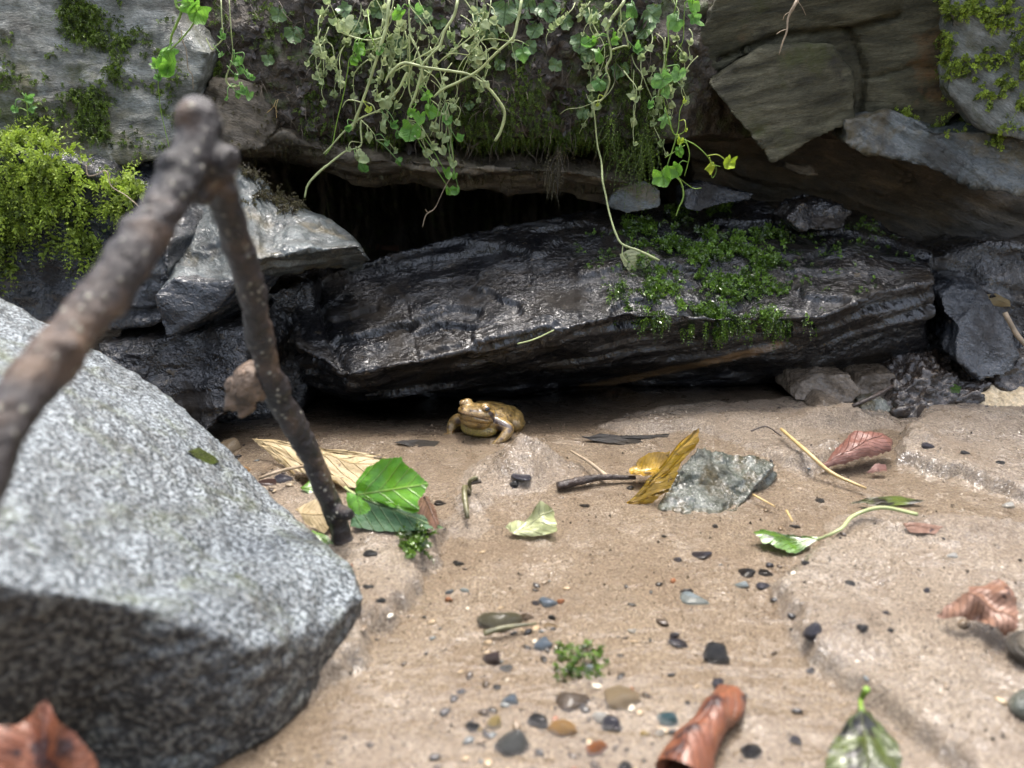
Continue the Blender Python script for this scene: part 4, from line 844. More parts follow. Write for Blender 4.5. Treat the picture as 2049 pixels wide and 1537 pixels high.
LM = [(900, 1195, 'round orange pebble'), (1095, 1202, 'blue grey slate chip'), (1040, 925, 'sand mound'), (1386, 1197, 'pale mint pebble'), (1430, 1307, 'black cone pebble'), (1336, 1434, 'teal pebble'), (1500, 1160, 'terrace edge'), (1430, 970, 'green slate stone'), (1590, 1080, 'lime leaf'), (1710, 925, 'reddish folded leaf'), (1930, 890, 'cream quartz stone'), (690, 1110, 'stick foot'), (830, 1085, 'wet green plant crumb'), (740, 1190, 'granite boulder'), (1740, 1490, 'wet dark green leaf'), (1440, 1460, 'rolled orange leaf'), (990, 1440, 'yellow quartz pebble'), (1960, 1210, 'dry crumpled leaf'), (1750, 1250, 'sand lip pebble'), (880, 1005, 'ivy leaf'), (1250, 1500, 'bright orange pebble')]
near_lm = lambda u, v, L: min(L, key=lambda a: (a[0]-u)**2+(a[1]-v)**2)[2]
for (u, v, w, hg) in chip_spots: pebble(u, v, w, hg, random.choice(['dark', 'black', 'dark', 'purple']), 'small dark slate chip on the sand near the '+near_lm(u, v, LM), 'dark slate chips on the sand', name='slate_chip')
# grit nobody could count
mb = MB(); tet = np.array([[1, 0, -.4], [-.6, .8, -.4], [-.5, -.8, -.4], [0, 0, .7]]); tf_ = [[0, 1, 3], [1, 2, 3], [2, 0, 3], [0, 2, 1]]
for i in range(5200):
    u, v = rng.uniform(380, 2040), 830+700*rng.random()**1.3; g = Gz(u, v)
    if abs(g[0]) > .4 or g[1] > .55: continue
    s_ = rng.uniform(.0002, .0007)*(1.8 if rng.random() < .06 else 1); a = rng.uniform(0, 6.28); R = np.array([[math.cos(a), -math.sin(a), 0], [math.sin(a), math.cos(a), 0], [0, 0, 1]])
    mb.add((tet*rng.uniform(.6, 1.4, (4, 1)))@R.T*s_+[g[0], g[1], ground_z(g[0], g[1])+s_*.3], tf_, rnd=float(rng.random()**2.2))
grit = mb.obj('grit', mat_plain('grit', (.03, .024, .02), .3, .5, 300, .0002, 900, attr=(.62, .52, .4)), smooth=False)
tag(grit, 'fine dark and pale grit scattered over the wet sand', 'grit', kind='stuff')

# ------------------------------------------------------------------ twigs and straws on the sand
def strand(name, path, R, mat, label, cat, seg=8, jit=.05, n=None, group=None):
    V, F = tube(path, R, n, seg, jit); o = mesh_obj(name, V, F, mat, None, True, None, path[0]); tag(o, label, cat, group); return o
gz = Gs
tw = strand('twig', [gz(1115, 982, .003), gz(1160, 975, .004), gz(1200, 968, .004), gz(1270, 965, .003)], [.0024, .0026, .0018, .0012], M['twig'], 'dark wet twig pointing at the yellow leaf', 'twig', n=24)
stalk([gz(1215, 968, .004), gz(1180, 945, .006), gz(1140, 920, .006)], [.0014, .001, .0007], M['root'], tw, 'side_twig')
strand('straw', [gz(1560, 876, .006), gz(1610, 925, .007), gz(1660, 965, .006), gz(1730, 990, .004)], [.0010, .0012, .0011, .0007], M['straw'], 'long golden straw lying past the reddish leaf', 'straw')
strand('straw', [gz(1505, 1003, .004), gz(1548, 1027, .004)], [.0006, .0004], M['straw'], 'short pale straw beside the green slate stone', 'straw')
strand('straw', [gz(1570, 1042, .006), gz(1582, 1068, .007)], [.0006, .0004], M['straw'], 'short straw stuck behind the lime leaf', 'straw')
strand('rush_stalk', [gz(967, 1280, .003), gz(1010, 1272, .004), gz(1072, 1260, .003)], [.0012, .0010, .0005], M['mudstem'], 'flattened green stalk lying among the pebbles', 'stalk')
strand('twig', [gz(1500, 880, .006), gz(1530, 877, .008), gz(1560, 890, .006)], [.0005, .0005], M['twig'], 'hair thin dark twig above the straw', 'twig')
strand('twig', [gz(520, 985, .008), gz(570, 975, .010), gz(625, 962, .010)], [.0008, .001, .0007], M['root'], 'thin tan twig on grit by the boulder', 'twig')
strand('twig', [W(1705, 812, .468), W(1745, 795, .47), W(1785, 772, .478)], [.0012, .0014, .001], M['twig'], 'brown twig lying across the cobbles', 'twig')
strand('twig', [W(2010, 625, .50), W(2035, 670, .492), W(2062, 700, .485)], [.0016, .0016], M['root'], 'pale twig leaning on the blue wet stone', 'twig')
strand('twig', [gz(610, 905, .004), gz(650, 925, .004), gz(560, 905, .003)], [.001, .001], M['twig'], 'short wet twig behind the beige leaf', 'twig')
sh = strand('muddy_shoot', [gz(935, 1050, .004), gz(930, 1020, .012), W(938, 985, .362), W(940, 962, .362), W(955, 955, .362)], [.0012, .0016, .0014, .001, .0012], M['mudstem'], 'muddy olive shoot rising from a sand lump', 'shoot', jit=.15)
stalk([W(938, 968, .362), W(962, 962, .362)], [.0008, .0012], M['rootdark'], sh, 'leaf_bud')

# ------------------------------------------------------------------ mosses
def shoots(mb, P, N, n, length, leaf, droop, spread=.5, up=.25, segs=7, stemw=.00025, bright=None, per=3, dirbias=(0, -.2, 0)):
    for q in range(n):
        p = P[q]; d = N[q]+rng.normal(0, spread, 3)+[0, 0, up]+np.array(dirbias); d /= np.linalg.norm(d)
        L = length*rng.uniform(.55, 1.25); pts = [p-N[q]*.0006]; step = L/segs
        for s in range(segs):
            d = d+np.array([0, 0, -droop*(s+1)/segs])+rng.normal(0, .12, 3); d /= np.linalg.norm(d); pts.append(pts[-1]+d*step)
        pts = np.array(pts); T = np.gradient(pts, axis=0); T /= np.linalg.norm(T, axis=1)[:, None]+1e-12
        V, F = [], []; r = float(np.clip(rng.normal(.45, .28), 0, 1)) if bright is None else float(np.clip(bright(p)+rng.normal(0, .15), 0, 1)); rr = []
        side = np.cross(T[0], rng.normal(size=3)); side /= np.linalg.norm(side)
        for s in range(segs):
            k = len(V); V += [pts[s]-side*stemw, pts[s]+side*stemw, pts[s+1]]; F.append([k, k+1, k+2]); rr += [r*.3]*3
        for s in range(1, segs+1):
            ls = leaf*(1.15-.7*s/segs)*rng.uniform(.8, 1.2)
            for m in range(per):
                a = rng.normal(size=3); a -= T[s]*np.dot(a, T[s]); a /= np.linalg.norm(a)+1e-9; b = np.cross(T[s], a)
                k = len(V); base = pts[s]; tip = base+(a*.85+T[s]*.7)*ls; md = base+(a*.5+T[s]*.25)*ls
                V += [base, md+b*ls*.26, tip, md-b*ls*.26]; F.append([k, k+1, k+2, k+3]); rr += [r*.55, r, min(1, r*1.25), r]
        mb.add(V, F, rnd=np.array(rr))
def sample(key, poly, n, nmin=-2, dens=None):
    V, N, F, _ = ROCKS[key]; 
    if N is None: N = vnormals(V, F); ROCKS[key] = (V, N, F, _)
    u, v, d = project(V); vis = (N*(np.array([0, 0, CAM_H])-V)).sum(1) > -.02
    ok = np.where(inpoly(u, v, poly) & vis & (N[:, 2] > nmin))[0]
    if len(ok) == 0: return np.zeros((0, 3)), np.zeros((0, 3))
    if dens is not None: w = np.clip(dens(V[ok]), 0, None); w = w/w.sum()
    else: w = None
    i = rng.choice(ok, n, replace=True, p=w); return V[i]+rng.normal(0, .0008, (n, 3)), N[i]
def moss_mat(name, dark, light, coat=0.0, rough=.5):
    t = NT(name); r = t.n('Attribute', attribute_name='rnd').outputs['Fac']
    c = t.ramp(r, [(0, dark), (1, light)])
    p = t.n('BsdfPrincipled', {'Base Color': c, 'Roughness': rough, 'Coat Weight': coat, 'Coat Roughness': .05}); tr = t.n('BsdfTranslucent', {'Color': c})
    return t.out(t.n('MixShader', {0: .3, 1: p.outputs[0], 2: tr.outputs[0]}).outputs[0])
M['mossbright'] = moss_mat('bright_moss', (.05, .075, .010), (.42, .56, .07)); M['mossdark'] = moss_mat('dark_moss', (.025, .04, .006), (.18, .28, .035)); M['mosswet'] = moss_mat('wet_moss', (.02, .04, .008), (.20, .36, .04), .8, .22)
M['mossdry'] = moss_mat('brown_moss', (.03, .022, .012), (.13, .12, .05))
def moss(name, label, jobs, mat):
    mb = MB()
    for key, poly, n, kw in jobs:
        dens = kw.pop('dens', None); nmin = kw.pop('nmin', -2); P, N = sample(key, poly, n, nmin, dens)
        if len(P): shoots(mb, P, N, len(P), **kw)
    o = mb.obj(name, mat, smooth=False); tag(o, label, 'moss', kind='stuff'); return o
clump = lambda f, s, th: (lambda V: np.clip(fbm(V*f, 2, s)-th, 0, None)+.0004)
moss('moss_cushion', 'thick bright green moss cushion spilling over the dark ledge rock', [('mossledge', [(-200, 250), (70, 285), (180, 330), (290, 395), (300, 470), (200, 530), (100, 500), (40, 555), (-200, 560)], 800, dict(length=.022, leaf=.0036, droop=.5, up=.12, spread=.8, segs=8, dens=clump(38, 61, -.15))), ('mossledge', [(-200, 250), (70, 280), (180, 330), (290, 395), (240, 430), (-200, 440)], 420, dict(length=.018, leaf=.0036, droop=.42, up=.25, spread=.8, segs=8, bright=lambda p: .75))], M['mossbright'])
moss('rock_face_moss', 'thin dark green moss patches on the big lichened rock', [('ul', [(120, -20), (250, 0), (270, 60), (250, 120), (230, 165), (180, 110), (120, 60)], 420, dict(length=.009, leaf=.0019, droop=.5, dens=clump(45, 62, -.05))), ('ul', [(140, 180), (210, 195), (225, 290), (170, 290)], 260, dict(length=.009, leaf=.0017, droop=.6)), ('ul', [(-50, 60), (350, 20), (380, 200), (320, 320), (-50, 280)], 620, dict(length=.006, leaf=.0014, droop=.4, dens=clump(55, 63, .05)))], M['mossdark'])
moss('bank_rock_moss', 'yellow green moss tufts on the pale rock above the wedge', [('ur', [(1890, -60), (2100, -60), (2100, 270), (1960, 250), (1890, 150)], 700, dict(length=.006, leaf=.0021, droop=.3, dens=clump(80, 64, .0), up=.3)), ('wedge', [(1780, 215), (1900, 235), (2060, 230), (2060, 300), (1900, 280)], 260, dict(length=.006, leaf=.002, droop=.3, nmin=.2, dens=clump(70, 65, .0))), ('over', [(1860, 0), (1960, 0), (1960, 230), (1880, 240)], 160, dict(length=.006, leaf=.002, droop=.4, dens=clump(60, 66, .05)))], M['mossbright'])
moss('slab_moss', 'wet glistening green moss on the far end of the black slab', [('slab', [(1240, 440), (1330, 420), (1450, 410), (1560, 440), (1570, 520), (1560, 640), (1440, 640), (1300, 600)], 900, dict(length=.0095, leaf=.0033, droop=.5, up=.35, dens=clump(50, 67, -.05))), ('slab', [(1210, 560), (1300, 590), (1420, 640), (1640, 620), (1630, 665), (1440, 668), (1230, 640)], 240, dict(length=.012, leaf=.0026, droop=.9, up=-.2, dens=clump(60, 69, -.02))), ('slab', [(1130, 470), (1800, 430), (1840, 540), (1700, 600), (1200, 590)], 500, dict(length=.005, leaf=.0015, droop=.5, dens=clump(70, 68, .0)))], M['mosswet'])
def hanging(name, label, roots, mat, L, n, leaf, droop=.5):
    mb = MB()
    for (u, v, y) in roots:
        P = np.array([W(u+rng.normal(0, 7), v+rng.normal(0, 6), y+rng.normal(0, .003)) for _ in range(n)]); N = np.tile([[0, -.35, -.6]], (n, 1))
        shoots(mb, P, N, n, length=L, leaf=leaf, droop=droop, spread=.28, up=-.3, segs=10, per=2)
    o = mb.obj(name, mat, smooth=False); tag(o, label, 'moss', kind='stuff')
hanging('hanging_moss', 'feathery green moss fronds hanging from the soil bank beside the leafy vine', [(1290, 255, .548), (1282, 275, .545), (1300, 285, .545), (1270, 300, .545)], M['mossdark'], .034, 22, .0021, .3)
hanging('hanging_moss', 'thin moss tassel hanging between the long vine and the feathery fronds', [(1222, 235, .55), (1230, 270, .55), (1236, 300, .55), (1300, 215, .55)], M['mossdark'], .028, 14, .0018, .4)
hanging('dead_moss', 'brown dead moss tassel dangling into the black gap', [(1118, 300, .548), (1112, 320, .547), (1105, 340, .546)], M['mossdry'], .022, 22, .0014, .4)
moss('bank_moss', 'brown green moss film over the soil bank', [('bank', [(430, -40), (1380, -40), (1340, 300), (1250, 370), (900, 330), (560, 300), (420, 180)], 2300, dict(length=.008, leaf=.0018, droop=.5, dens=clump(40, 70, -.12))), ('bank', [(930, 180), (1240, 180), (1240, 330), (930, 320)], 800, dict(length=.010, leaf=.0017, droop=.6))], M['mossdark'])
moss('ledge_moss', 'sparse olive moss on the lintel and ledge stones', [('lintel', [(480, 250), (1300, 320), (1300, 390), (480, 340)], 420, dict(length=.007, leaf=.0016, droop=.6, dens=clump(50, 71, .02))), ('ledge', [(380, 140), (570, 140), (570, 300), (330, 330)], 120, dict(length=.006, leaf=.0014, droop=.6)), ('pale', [(480, 330), (600, 330), (600, 430), (480, 420)], 160, dict(length=.009, leaf=.002, droop=.5, dens=clump(60, 73, -.05)))], M['mossdry'])
moss('mossy_crumb', 'little mossy crumb on the sand among the pebbles', [('sand', [(1115, 1290), (1200, 1300), (1205, 1355), (1115, 1360)], 90, dict(length=.005, leaf=.0016, droop=.3))], M['mosswet'])
moss('mossy_crumb', 'wet green plant crumb below the ivy leaf tip', [('sand', [(800, 1060), (855, 1060), (855, 1105), (810, 1110)], 60, dict(length=.006, leaf=.0024, droop=.3))], M['mosswet'])
# rootlets matted in the bank
mb = MB()
P, N = sample('bank', [(430, -40), (1380, -40), (1330, 300), (1250, 370), (900, 335), (560, 300), (420, 180)], 420)
for p, n in zip(P, N):
    d = n+rng.normal(0, .5, 3); pts = [p]
    for s in range(5): d = d+[0, 0, -.35]+rng.normal(0, .35, 3); d /= np.linalg.norm(d); pts.append(pts[-1]+d*rng.uniform(.002, .006))
    V, F = tube(pts, [.0003, .00012], 10, 3); mb.add(V, F)
tag(mb.obj('rootlets', M['rootdark']), 'fine brown rootlets matted over the soil bank', 'roots', kind='stuff')
mb = MB()
P, N = sample('bank', [(480, -40), (1380, -40), (1330, 250), (900, 310), (560, 270), (500, 150)], 420, dens=clump(30, 75, -.15))
for q, (p, n) in enumerate(zip(P, N)):
    V, F, lf = leaf_radial(rng.uniform(.002, .0065), kidney, 3, 10, .6*rng.normal(), .3, q); V[:, 1] *= rng.uniform(.4, .9)
    t = np.cross(n, rng.normal(size=3)); mb.add(place(V, p+n*.0012, t, n+rng.normal(0, .5, 3)), F, lf=lf)
M['litter'] = mat_leaf('rotting_leaf', (.035, .026, .02), (.10, .085, .075), (.03, .02, .015), .4, .05, 6, 1.2, coat=.1)
tag(mb.obj('leaf_litter', M['litter']), 'rotting dark leaf litter pressed into the soil bank', 'litter', kind='stuff')

# ------------------------------------------------------------------ liverworts on the bank, one by one
M['liver'] = mat_leaf('liverwort', (.05, .11, .03), (.12, .20, .07), (.04, .07, .02), .4, .12, 5, 1.2, coat=.12, veinw=.2)
lobed = lambda th: (.8+.07*math.cos(4*th+1)+.07*math.cos(9*th)+.03*math.cos(15*th))*(1-.4*math.exp(-((abs(th)-math.pi)/.4)**2))
for i, (u, v, r) in enumerate([(720, 55, 17), (560, 30, 15), (590, 70, 18), (975, 60, 22), (1010, 25, 26), (1050, 15, 24), (1095, 20, 24), (960, 30, 18), (800, 95, 22), (815, 120, 16), (1070, 60, 18), (1160, 85, 20), (1175, 110, 16), (1060, 95, 14), (1040, 105, 18), (1250, 45, 18), (1290, 60, 22), (1300, 30, 20), (1240, 140, 18), (1200, 165, 18), (1185, 195, 14), (1165, 225, 14), (1275, 100, 14), (850, 30, 20), (760, 20, 18), (690, 20, 15), (1130, 45, 16), (880, 45, 14), (640, 100, 14), (1000, 130, 12), (1180, 30, 18), (940, 210, 10), (1110, 130, 14), (540, 120, 12)]):
    hh = hit(u, v, [ROCKS['bank'][3]])
    if hh is None: continue
    s_ = r*1.15*hh[2]/FPX; V, F, lf = leaf_radial(s_, lobed, 4, 28, 12*.02, .22, i); n = hh[1]+np.array([0, -.7, .25])+rng.normal(0, .25, 3)
    V = place(V, hh[0]+np.array([0, -.004, 0]), np.array([rng.normal(0, .6), -.2, -1]), n)
    o = mesh_obj('liverwort', V, F, M['liver'], None, True, {'lf': lf}, hh[0]); LB = [(560, 60, 'the curled wilted sprig'), (700, 60, 'the thin yellow green tendril'), (780, 60, 'the thick pale stem'), (830, 80, 'the kinked slender stem'), (900, 40, 'the jointed stem'), (970, 70, 'the wiry papery leaved stems'), (1040, 60, 'the long arched stem'), (1100, 60, 'bare soil beyond the arched stem'), (1175, 100, 'the trailing vine'), (1190, 190, 'the trailing vine elbow'), (1260, 50, 'the trailing vine top'), (1300, 45, 'the heart leaved vine'), (940, 210, 'the looping stem')]
    tag(o, 'lobed green liverwort flap on soil behind '+near_lm(u, v, LB), 'liverwort', 'liverworts on the soil bank')

# ------------------------------------------------------------------ hanging vines
M['leafgreen'] = mat_leaf('fresh_leaf', (.10, .27, .03), (.20, .42, .05), (.3, .46, .12), .34, .45, 6, 1.3); M['leafblue'] = mat_leaf('blue_green_leaf', (.09, .23, .045), (.17, .35, .08), (.28, .42, .16), .38, .45, 6, 1.3)
M['leafdry'] = mat_leaf('wilted_leaf', (.28, .38, .16), (.44, .50, .26), (.4, .42, .2), .5, .4, 6, 1.3); M['leaflime'] = mat_leaf('yellow_green_leaf', (.32, .45, .03), (.42, .52, .06), (.5, .55, .15), .3, .4, 6, 1.3)
def vine(name, label, paths, leaves=(), mat='stem', cat='vine', y=.533, group=None):
    """paths: ([(u, v[, y])], radius mm); leaves: (u, v, r px, material[, shape])"""
    root = None; AX = []
    for k, (pts, R) in enumerate(paths):
        P = [W(*(p if len(p) == 3 else (p[0], p[1], y-.004*math.sin(p[1]/60.0+k)))) for p in pts]
        AX.append(catmull(P, len(P)*6)); V, F = tube(P, np.asarray(R if np.ndim(R) else [R, R*.8], float)*(.00064*(1+.16*np.sin(np.arange(np.size(R) if np.ndim(R) else 2)*2.3+k))), max(8, len(P)*5), 8, .09)
        if root is None: root = mesh_obj(name, V, F, M[mat], None, True, None, P[0])
        else: o = mesh_obj('side_stem', V, F, M[mat], root); o.location = -root.location
    for i, l in enumerate(leaves):
        u, v, r, mk = l[:4]; shp = l[4] if len(l) > 4 else kidney; yy = (l[5] if len(l) > 5 else y)-.004-.003*rng.random()
        p = W(u, v, yy); s_ = r*np.linalg.norm(p-[0, 0, CAM_H])*.98/FPX
        ph = rng.uniform(0, 6); am = rng.uniform(.02, .13); V, F, lf = leaf_radial(s_*rng.uniform(.75, 1.15), (lambda th, f_=shp, ph=ph, am=am: f_(th)*(1+am*math.sin(3*th+ph)+.05*math.sin(9*th+ph))), 4, 30, rng.choice([-.7, -.35, .35, .8, 1.2]), rng.uniform(.1, .35), i*1.7); V[:, 1] *= rng.uniform(.6, 1.05)
        V = place(V, p, np.array([rng.normal(0, .7), -.3, -1.0]), np.array([rng.normal(0, .6), -1, .6+rng.normal(0, .45)]))
        A_ = np.concatenate(AX); dd = np.linalg.norm(A_-p, axis=1)+np.clip(p[2]-A_[:, 2], -1, 0)*-.0+np.clip(p[2]+.004-A_[:, 2], 0, 1)*2.0; q_ = A_[np.argmin(dd)]
        V2, F2 = tube([q_, (q_+p)/2+np.array([rng.normal(0, .002), -.002, .003]), p], [.00035, .00028], 8, 5); F = F+[[i_+len(V) for i_ in f] for f in F2]; lf = np.concatenate([lf, np.tile([[.5, 0, 0]], (len(V2), 1))]); V = np.concatenate([V, V2])
        o = mesh_obj('leaf', V, F, M[mk], root, True, {'lf': lf}); o.location = -root.location
    tag(root, label, cat, group); return root
dry = lambda pts, mk='leafdry': [(u, v, r, mk) for u, v, r in pts]
vine('vine', 'thick pale green stem hanging past the tan ledge stone', [([(790, -60, .56), (778, 0), (773, 51), (763, 85), (749, 130), (736, 171), (724, 205), (712, 236), (702, 260)], [1.7, 1.6, 1.5, 1.6]), ([(765, 75), (745, 80), (722, 78), (690, 68), (672, 58)], .8), ([(724, 205), (705, 200), (692, 202), (684, 215)], .6), ([(728, 203), (745, 210), (752, 225), (760, 219)], .6)], [(690, 45, 17, 'leafdry'), (675, 62, 12, 'leafdry'), (763, 105, 12, 'leafblue'), (716, 105, 17, 'leafgreen'), (705, 118, 10, 'leafgreen'), (697, 255, 9, 'leafblue'), (738, 218, 9, 'leaflime')])
vine('vine', 'straight slender stem with a kink hanging in the middle of the vines', [([(818, -50, .56), (818, 0), (818, 41), (821, 72), (831, 89), (842, 130), (848, 164)], .8), ([(818, 68), (819, 110), (819, 147), (818, 178), (823, 195), (825, 208)], .8), ([(812, 40), (806, 80), (800, 120), (798, 145)], .5)], [(800, 25, 14, 'leafgreen'), (835, 25, 12, 'leafblue')])
vine('vine', 'jointed stem slanting down to the cluster of wilted leaves', [([(922, -50, .56), (915, 0), (908, 31), (889, 62), (879, 92), (862, 109), (845, 130), (842, 150), (831, 188), (821, 212), (815, 240)], [1.4, 1.3, 1.2, 1.3, 1.0]), ([(958, 61), (910, 99), (876, 126), (859, 150), (850, 175)], .6), ([(879, 92), (850, 108), (812, 130), (780, 147)], .9), ([(848, 140), (870, 155), (885, 180), (892, 205)], .5), ([(842, 150), (855, 180), (862, 200)], .5)],
     [(855, 190, 20, 'leafgreen', ivyshape), (858, 220, 22, 'leafgreen'), (822, 262, 23, 'leafgreen'), (840, 235, 16, 'leafgreen'), (820, 225, 12, 'leafgreen')]+dry([(888, 230, 11), (912, 248, 10), (905, 215, 8), (878, 268, 10), (850, 270, 11), (865, 290, 12), (885, 300, 12), (852, 305, 9), (898, 318, 13), (908, 328, 11), (868, 325, 10), (890, 275, 10), (868, 250, 9)])+[(892, 345, 13, 'leafgreen'), (910, 350, 11, 'leafgreen'), (900, 380, 14, 'leafgreen'), (918, 380, 11, 'leafblue'), (915, 280, 10, 'leafblue'), (895, 240, 12, 'leafblue')])
vine('vine', 'long arched stem crossing to the wilted leaf cluster from the liverworts', [([(1048, -50, .56), (1043, 0), (1036, 38), (1028, 72), (1016, 85), (985, 113), (958, 140), (917, 164), (886, 178), (866, 195)], [1.4, 1.3, 1.4, 1.3, 1.0]), ([(1016, 85), (1030, 80), (1045, 84), (1058, 92)], .4), ([(886, 178), (878, 192), (890, 208)], .4)], dry([(955, 115, 13), (968, 112, 11), (930, 95, 10)])+[(1046, 105, 14, 'leafblue')])
vine('vine', 'thick looping stem curving down to a bare cut end', [([(770, 165), (780, 147), (807, 126), (852, 135), (910, 143), (941, 150), (971, 171), (995, 198), (1009, 225), (1002, 260), (990, 282)], [1.2, 1.3, 1.4, 1.5, 1.5])], [(970, 165, 8, 'leafdry')])
vine('vine', 'stem running down the bank to a bare white tip above the black gap', [([(815, 145), (811, 150), (801, 171), (784, 195), (760, 219), (722, 236), (691, 260), (664, 290), (647, 307)], [1.2, 1.2, 1.1, .9, .6]), ([(722, 240), (721, 260), (722, 290), (700, 300), (688, 304), (661, 325), (637, 345), (616, 369), (609, 395)], [1.0, .9, 1.0, 1.2, 1.0]), ([(722, 240), (735, 252), (748, 268), (752, 280)], .5), ([(778, 192), (762, 205), (755, 190)], .4)],
     dry([(752, 195, 12), (772, 200, 13), (745, 185, 8), (738, 270, 11), (715, 310, 12), (728, 318, 10), (762, 250, 12)])+[(720, 330, 13, 'leafblue'), (730, 340, 11, 'leafblue'), (695, 300, 8, 'leafdry'), (790, 300, 7, 'leafdry'), (782, 250, 12, 'leafblue'), (797, 268, 10, 'leafblue'), (775, 285, 9, 'leafblue'), (795, 320, 8, 'leafblue')])
vine('vine', 'thin yellow green tendril left of the thick pale stem', [([(735, 20, .55), (742, 70), (750, 95), (736, 100), (702, 113), (695, 143), (688, 184), (678, 225), (671, 256), (664, 290), (650, 310)], .6)], [(716, 90, 13, 'leafgreen')], 'stemgreen')
vine('vine', 'wiry stems with small papery leaves above the looping stem', [([(985, -40, .56), (982, 0), (978, 27), (968, 45)], .5), ([(955, -20), (954, 0), (954, 45), (948, 78), (945, 95), (930, 130), (917, 167), (913, 205)], .4), ([(862, 160), (878, 175), (890, 205), (895, 210)], .4)], dry([(962, 45, 13), (945, 62, 10), (962, 100, 10), (908, 212, 8), (875, 125, 8)]))
vine('trailing_vine', 'long trailing vine reaching down onto the mossy wet slab', [([(1262, -40, .56), (1249, 0), (1236, 20), (1219, 44), (1215, 68), (1219, 85), (1222, 113), (1212, 137), (1219, 164), (1205, 198), (1188, 205), (1190, 239), (1195, 290), (1203, 325), (1205, 359, .53), (1212, 393, .527), (1219, 427, .522), (1232, 468, .515), (1246, 489, .512), (1280, 502, .508), (1319, 521, .506)], [1.6, 1.3, 1.0, 1.0, .8, .8, .9, 1.0, 1.3, 1.2]), ([(1222, 100), (1246, 92), (1256, 90), (1250, 65), (1240, 50)], .9), ([(1240, 10), (1242, 40), (1238, 55)], .7), ([(1188, 207), (1178, 200), (1173, 188)], .4), ([(1188, 205), (1160, 215), (1135, 218), (1120, 228)], .25), ([(1270, 30), (1250, 45), (1235, 62)], .8), ([(1246, 489, .512), (1245, 510, .511), (1255, 525, .510)], .7)],
     [(1200, 105, 18, 'leafgreen'), (1185, 85, 13, 'leafgreen'), (1165, 90, 17, 'leafblue'), (1225, 75, 15, 'leafgreen'), (1268, 12, 16, 'leafblue'), (1215, 45, 12, 'leafdry'), (1240, 70, 9, 'leafdry'), (1198, 165, 18, 'leafblue'), (1272, 100, 9, 'leafblue'), (1195, 207, 5, 'leaflime')])
vine('leafy_vine', 'slender vine with heart shaped blue green leaves beside the shadowed slate', [([(1362, -40, .56), (1354, 0), (1348, 27), (1337, 48), (1337, 85), (1331, 126), (1338, 150), (1337, 174), (1328, 191), (1330, 212), (1345, 260)], [.6, .6, .5]), ([(1370, 5), (1368, 40), (1366, 80), (1352, 105), (1345, 115)], .4), ([(1338, 150), (1322, 175), (1320, 195), (1322, 215)], .35)], [(1352, 42, 19, 'leafblue'), (1388, 35, 22, 'leafblue', ivyshape), (1385, 8, 14, 'leafgreen'), (1357, 148, 19, 'leafblue'), (1325, 158, 17, 'leafblue'), (1330, 185, 15, 'leafblue'), (1332, 236, 19, 'leafblue', ivyshape), (1297, 210, 9, 'leafblue')], 'stemgreen')
vine('leafy_vine', 'lowest vine sprig with a pair of yellow green leaves out front', [([(1330, 215), (1345, 262), (1352, 273), (1345, 300), (1335, 335), (1350, 352), (1362, 365), (1367, 385), (1365, 400), (1358, 415), (1352, 432)], [.7, .7, .6, .8, .9, .5]), ([(1352, 273), (1357, 256), (1360, 222), (1369, 202)], .5), ([(1352, 273), (1386, 287), (1410, 307), (1427, 328), (1441, 333)], .6), ([(1370, 278), (1378, 300), (1378, 318), (1369, 352)], .7), ([(1335, 335), (1362, 359), (1386, 376), (1403, 376)], .5), ([(1432, 333), (1432, 345), (1425, 356), (1422, 345)], .4), ([(1352, 273), (1366, 265), (1373, 258)], .4), ([(1330, 315), (1355, 300), (1370, 290)], .5)],
     [(1458, 326, 18, 'leaflime'), (1422, 330, 13, 'leaflime'), (1326, 352, 22, 'leafgreen'), (1352, 338, 19, 'leafgreen'), (1358, 300, 14, 'leafgreen'), (1369, 202, 5, 'leaflime'), (1372, 258, 5, 'leaflime'), (1360, 283, 9, 'leaflime')], 'stemgreen', y=.52)
vine('round_leaf_sprig', 'round green toothed leaves on a stalk in front of the lichened rock', [([(400, -40, .53), (392, 30), (388, 45), (365, 75), (345, 95), (330, 110), (326, 130), (318, 160), (316, 167), (318, 190), (321, 219), (330, 260), (338, 294)], [.9, .7, .6, .4, .35]), ([(350, -30), (352, 10), (362, 22), (352, 50), (343, 70), (340, 90)], 1.2)], [(326, 105, 25, 'leafgreen'), (335, 140, 18, 'leafgreen'), (322, 130, 14, 'leafgreen'), (318, 155, 9, 'leafblue'), (393, 22, 29, 'leafgreen'), (380, 10, 20, 'leafgreen')], 'stemgreen', 'plant', y=.497)
vine('root', 'kinked pale rootlet hanging beside the round leaf sprig', [([(362, 60), (364, 79), (372, 100), (376, 137), (384, 150), (386, 178)], .45)], (), 'root', 'root', y=.50)
vine('wilted_sprig', 'curled wilted sprig dangling above the stick tip', [([(442, -40, .54), (442, 0), (444, 50), (446, 75), (432, 92), (424, 99), (416, 85), (412, 76)], .6), ([(458, 0), (462, 60), (465, 100), (462, 125), (455, 145), (452, 160), (460, 172), (475, 172), (484, 165)], [.4, .5, .8, .9, .6])], dry([(468, 120, 9), (485, 125, 11), (478, 140, 10), (492, 148, 9), (505, 155, 8), (470, 150, 9), (472, 185, 8), (485, 185, 11), (498, 190, 9), (455, 198, 6), (444, 110, 6)], 'leafblue')+[(445, 75, 10, 'leafblue')], 'stem', 'plant', y=.51)
vine('orange_fungus_twig', 'tiny orange branching twig on the dark soil', [([(552, 200), (545, 215), (530, 228)], .35), ([(548, 210), (555, 225)], .3), ([(556, 198), (552, 215), (553, 236)], .35)], (), 'straw', 'twig', y=.548)
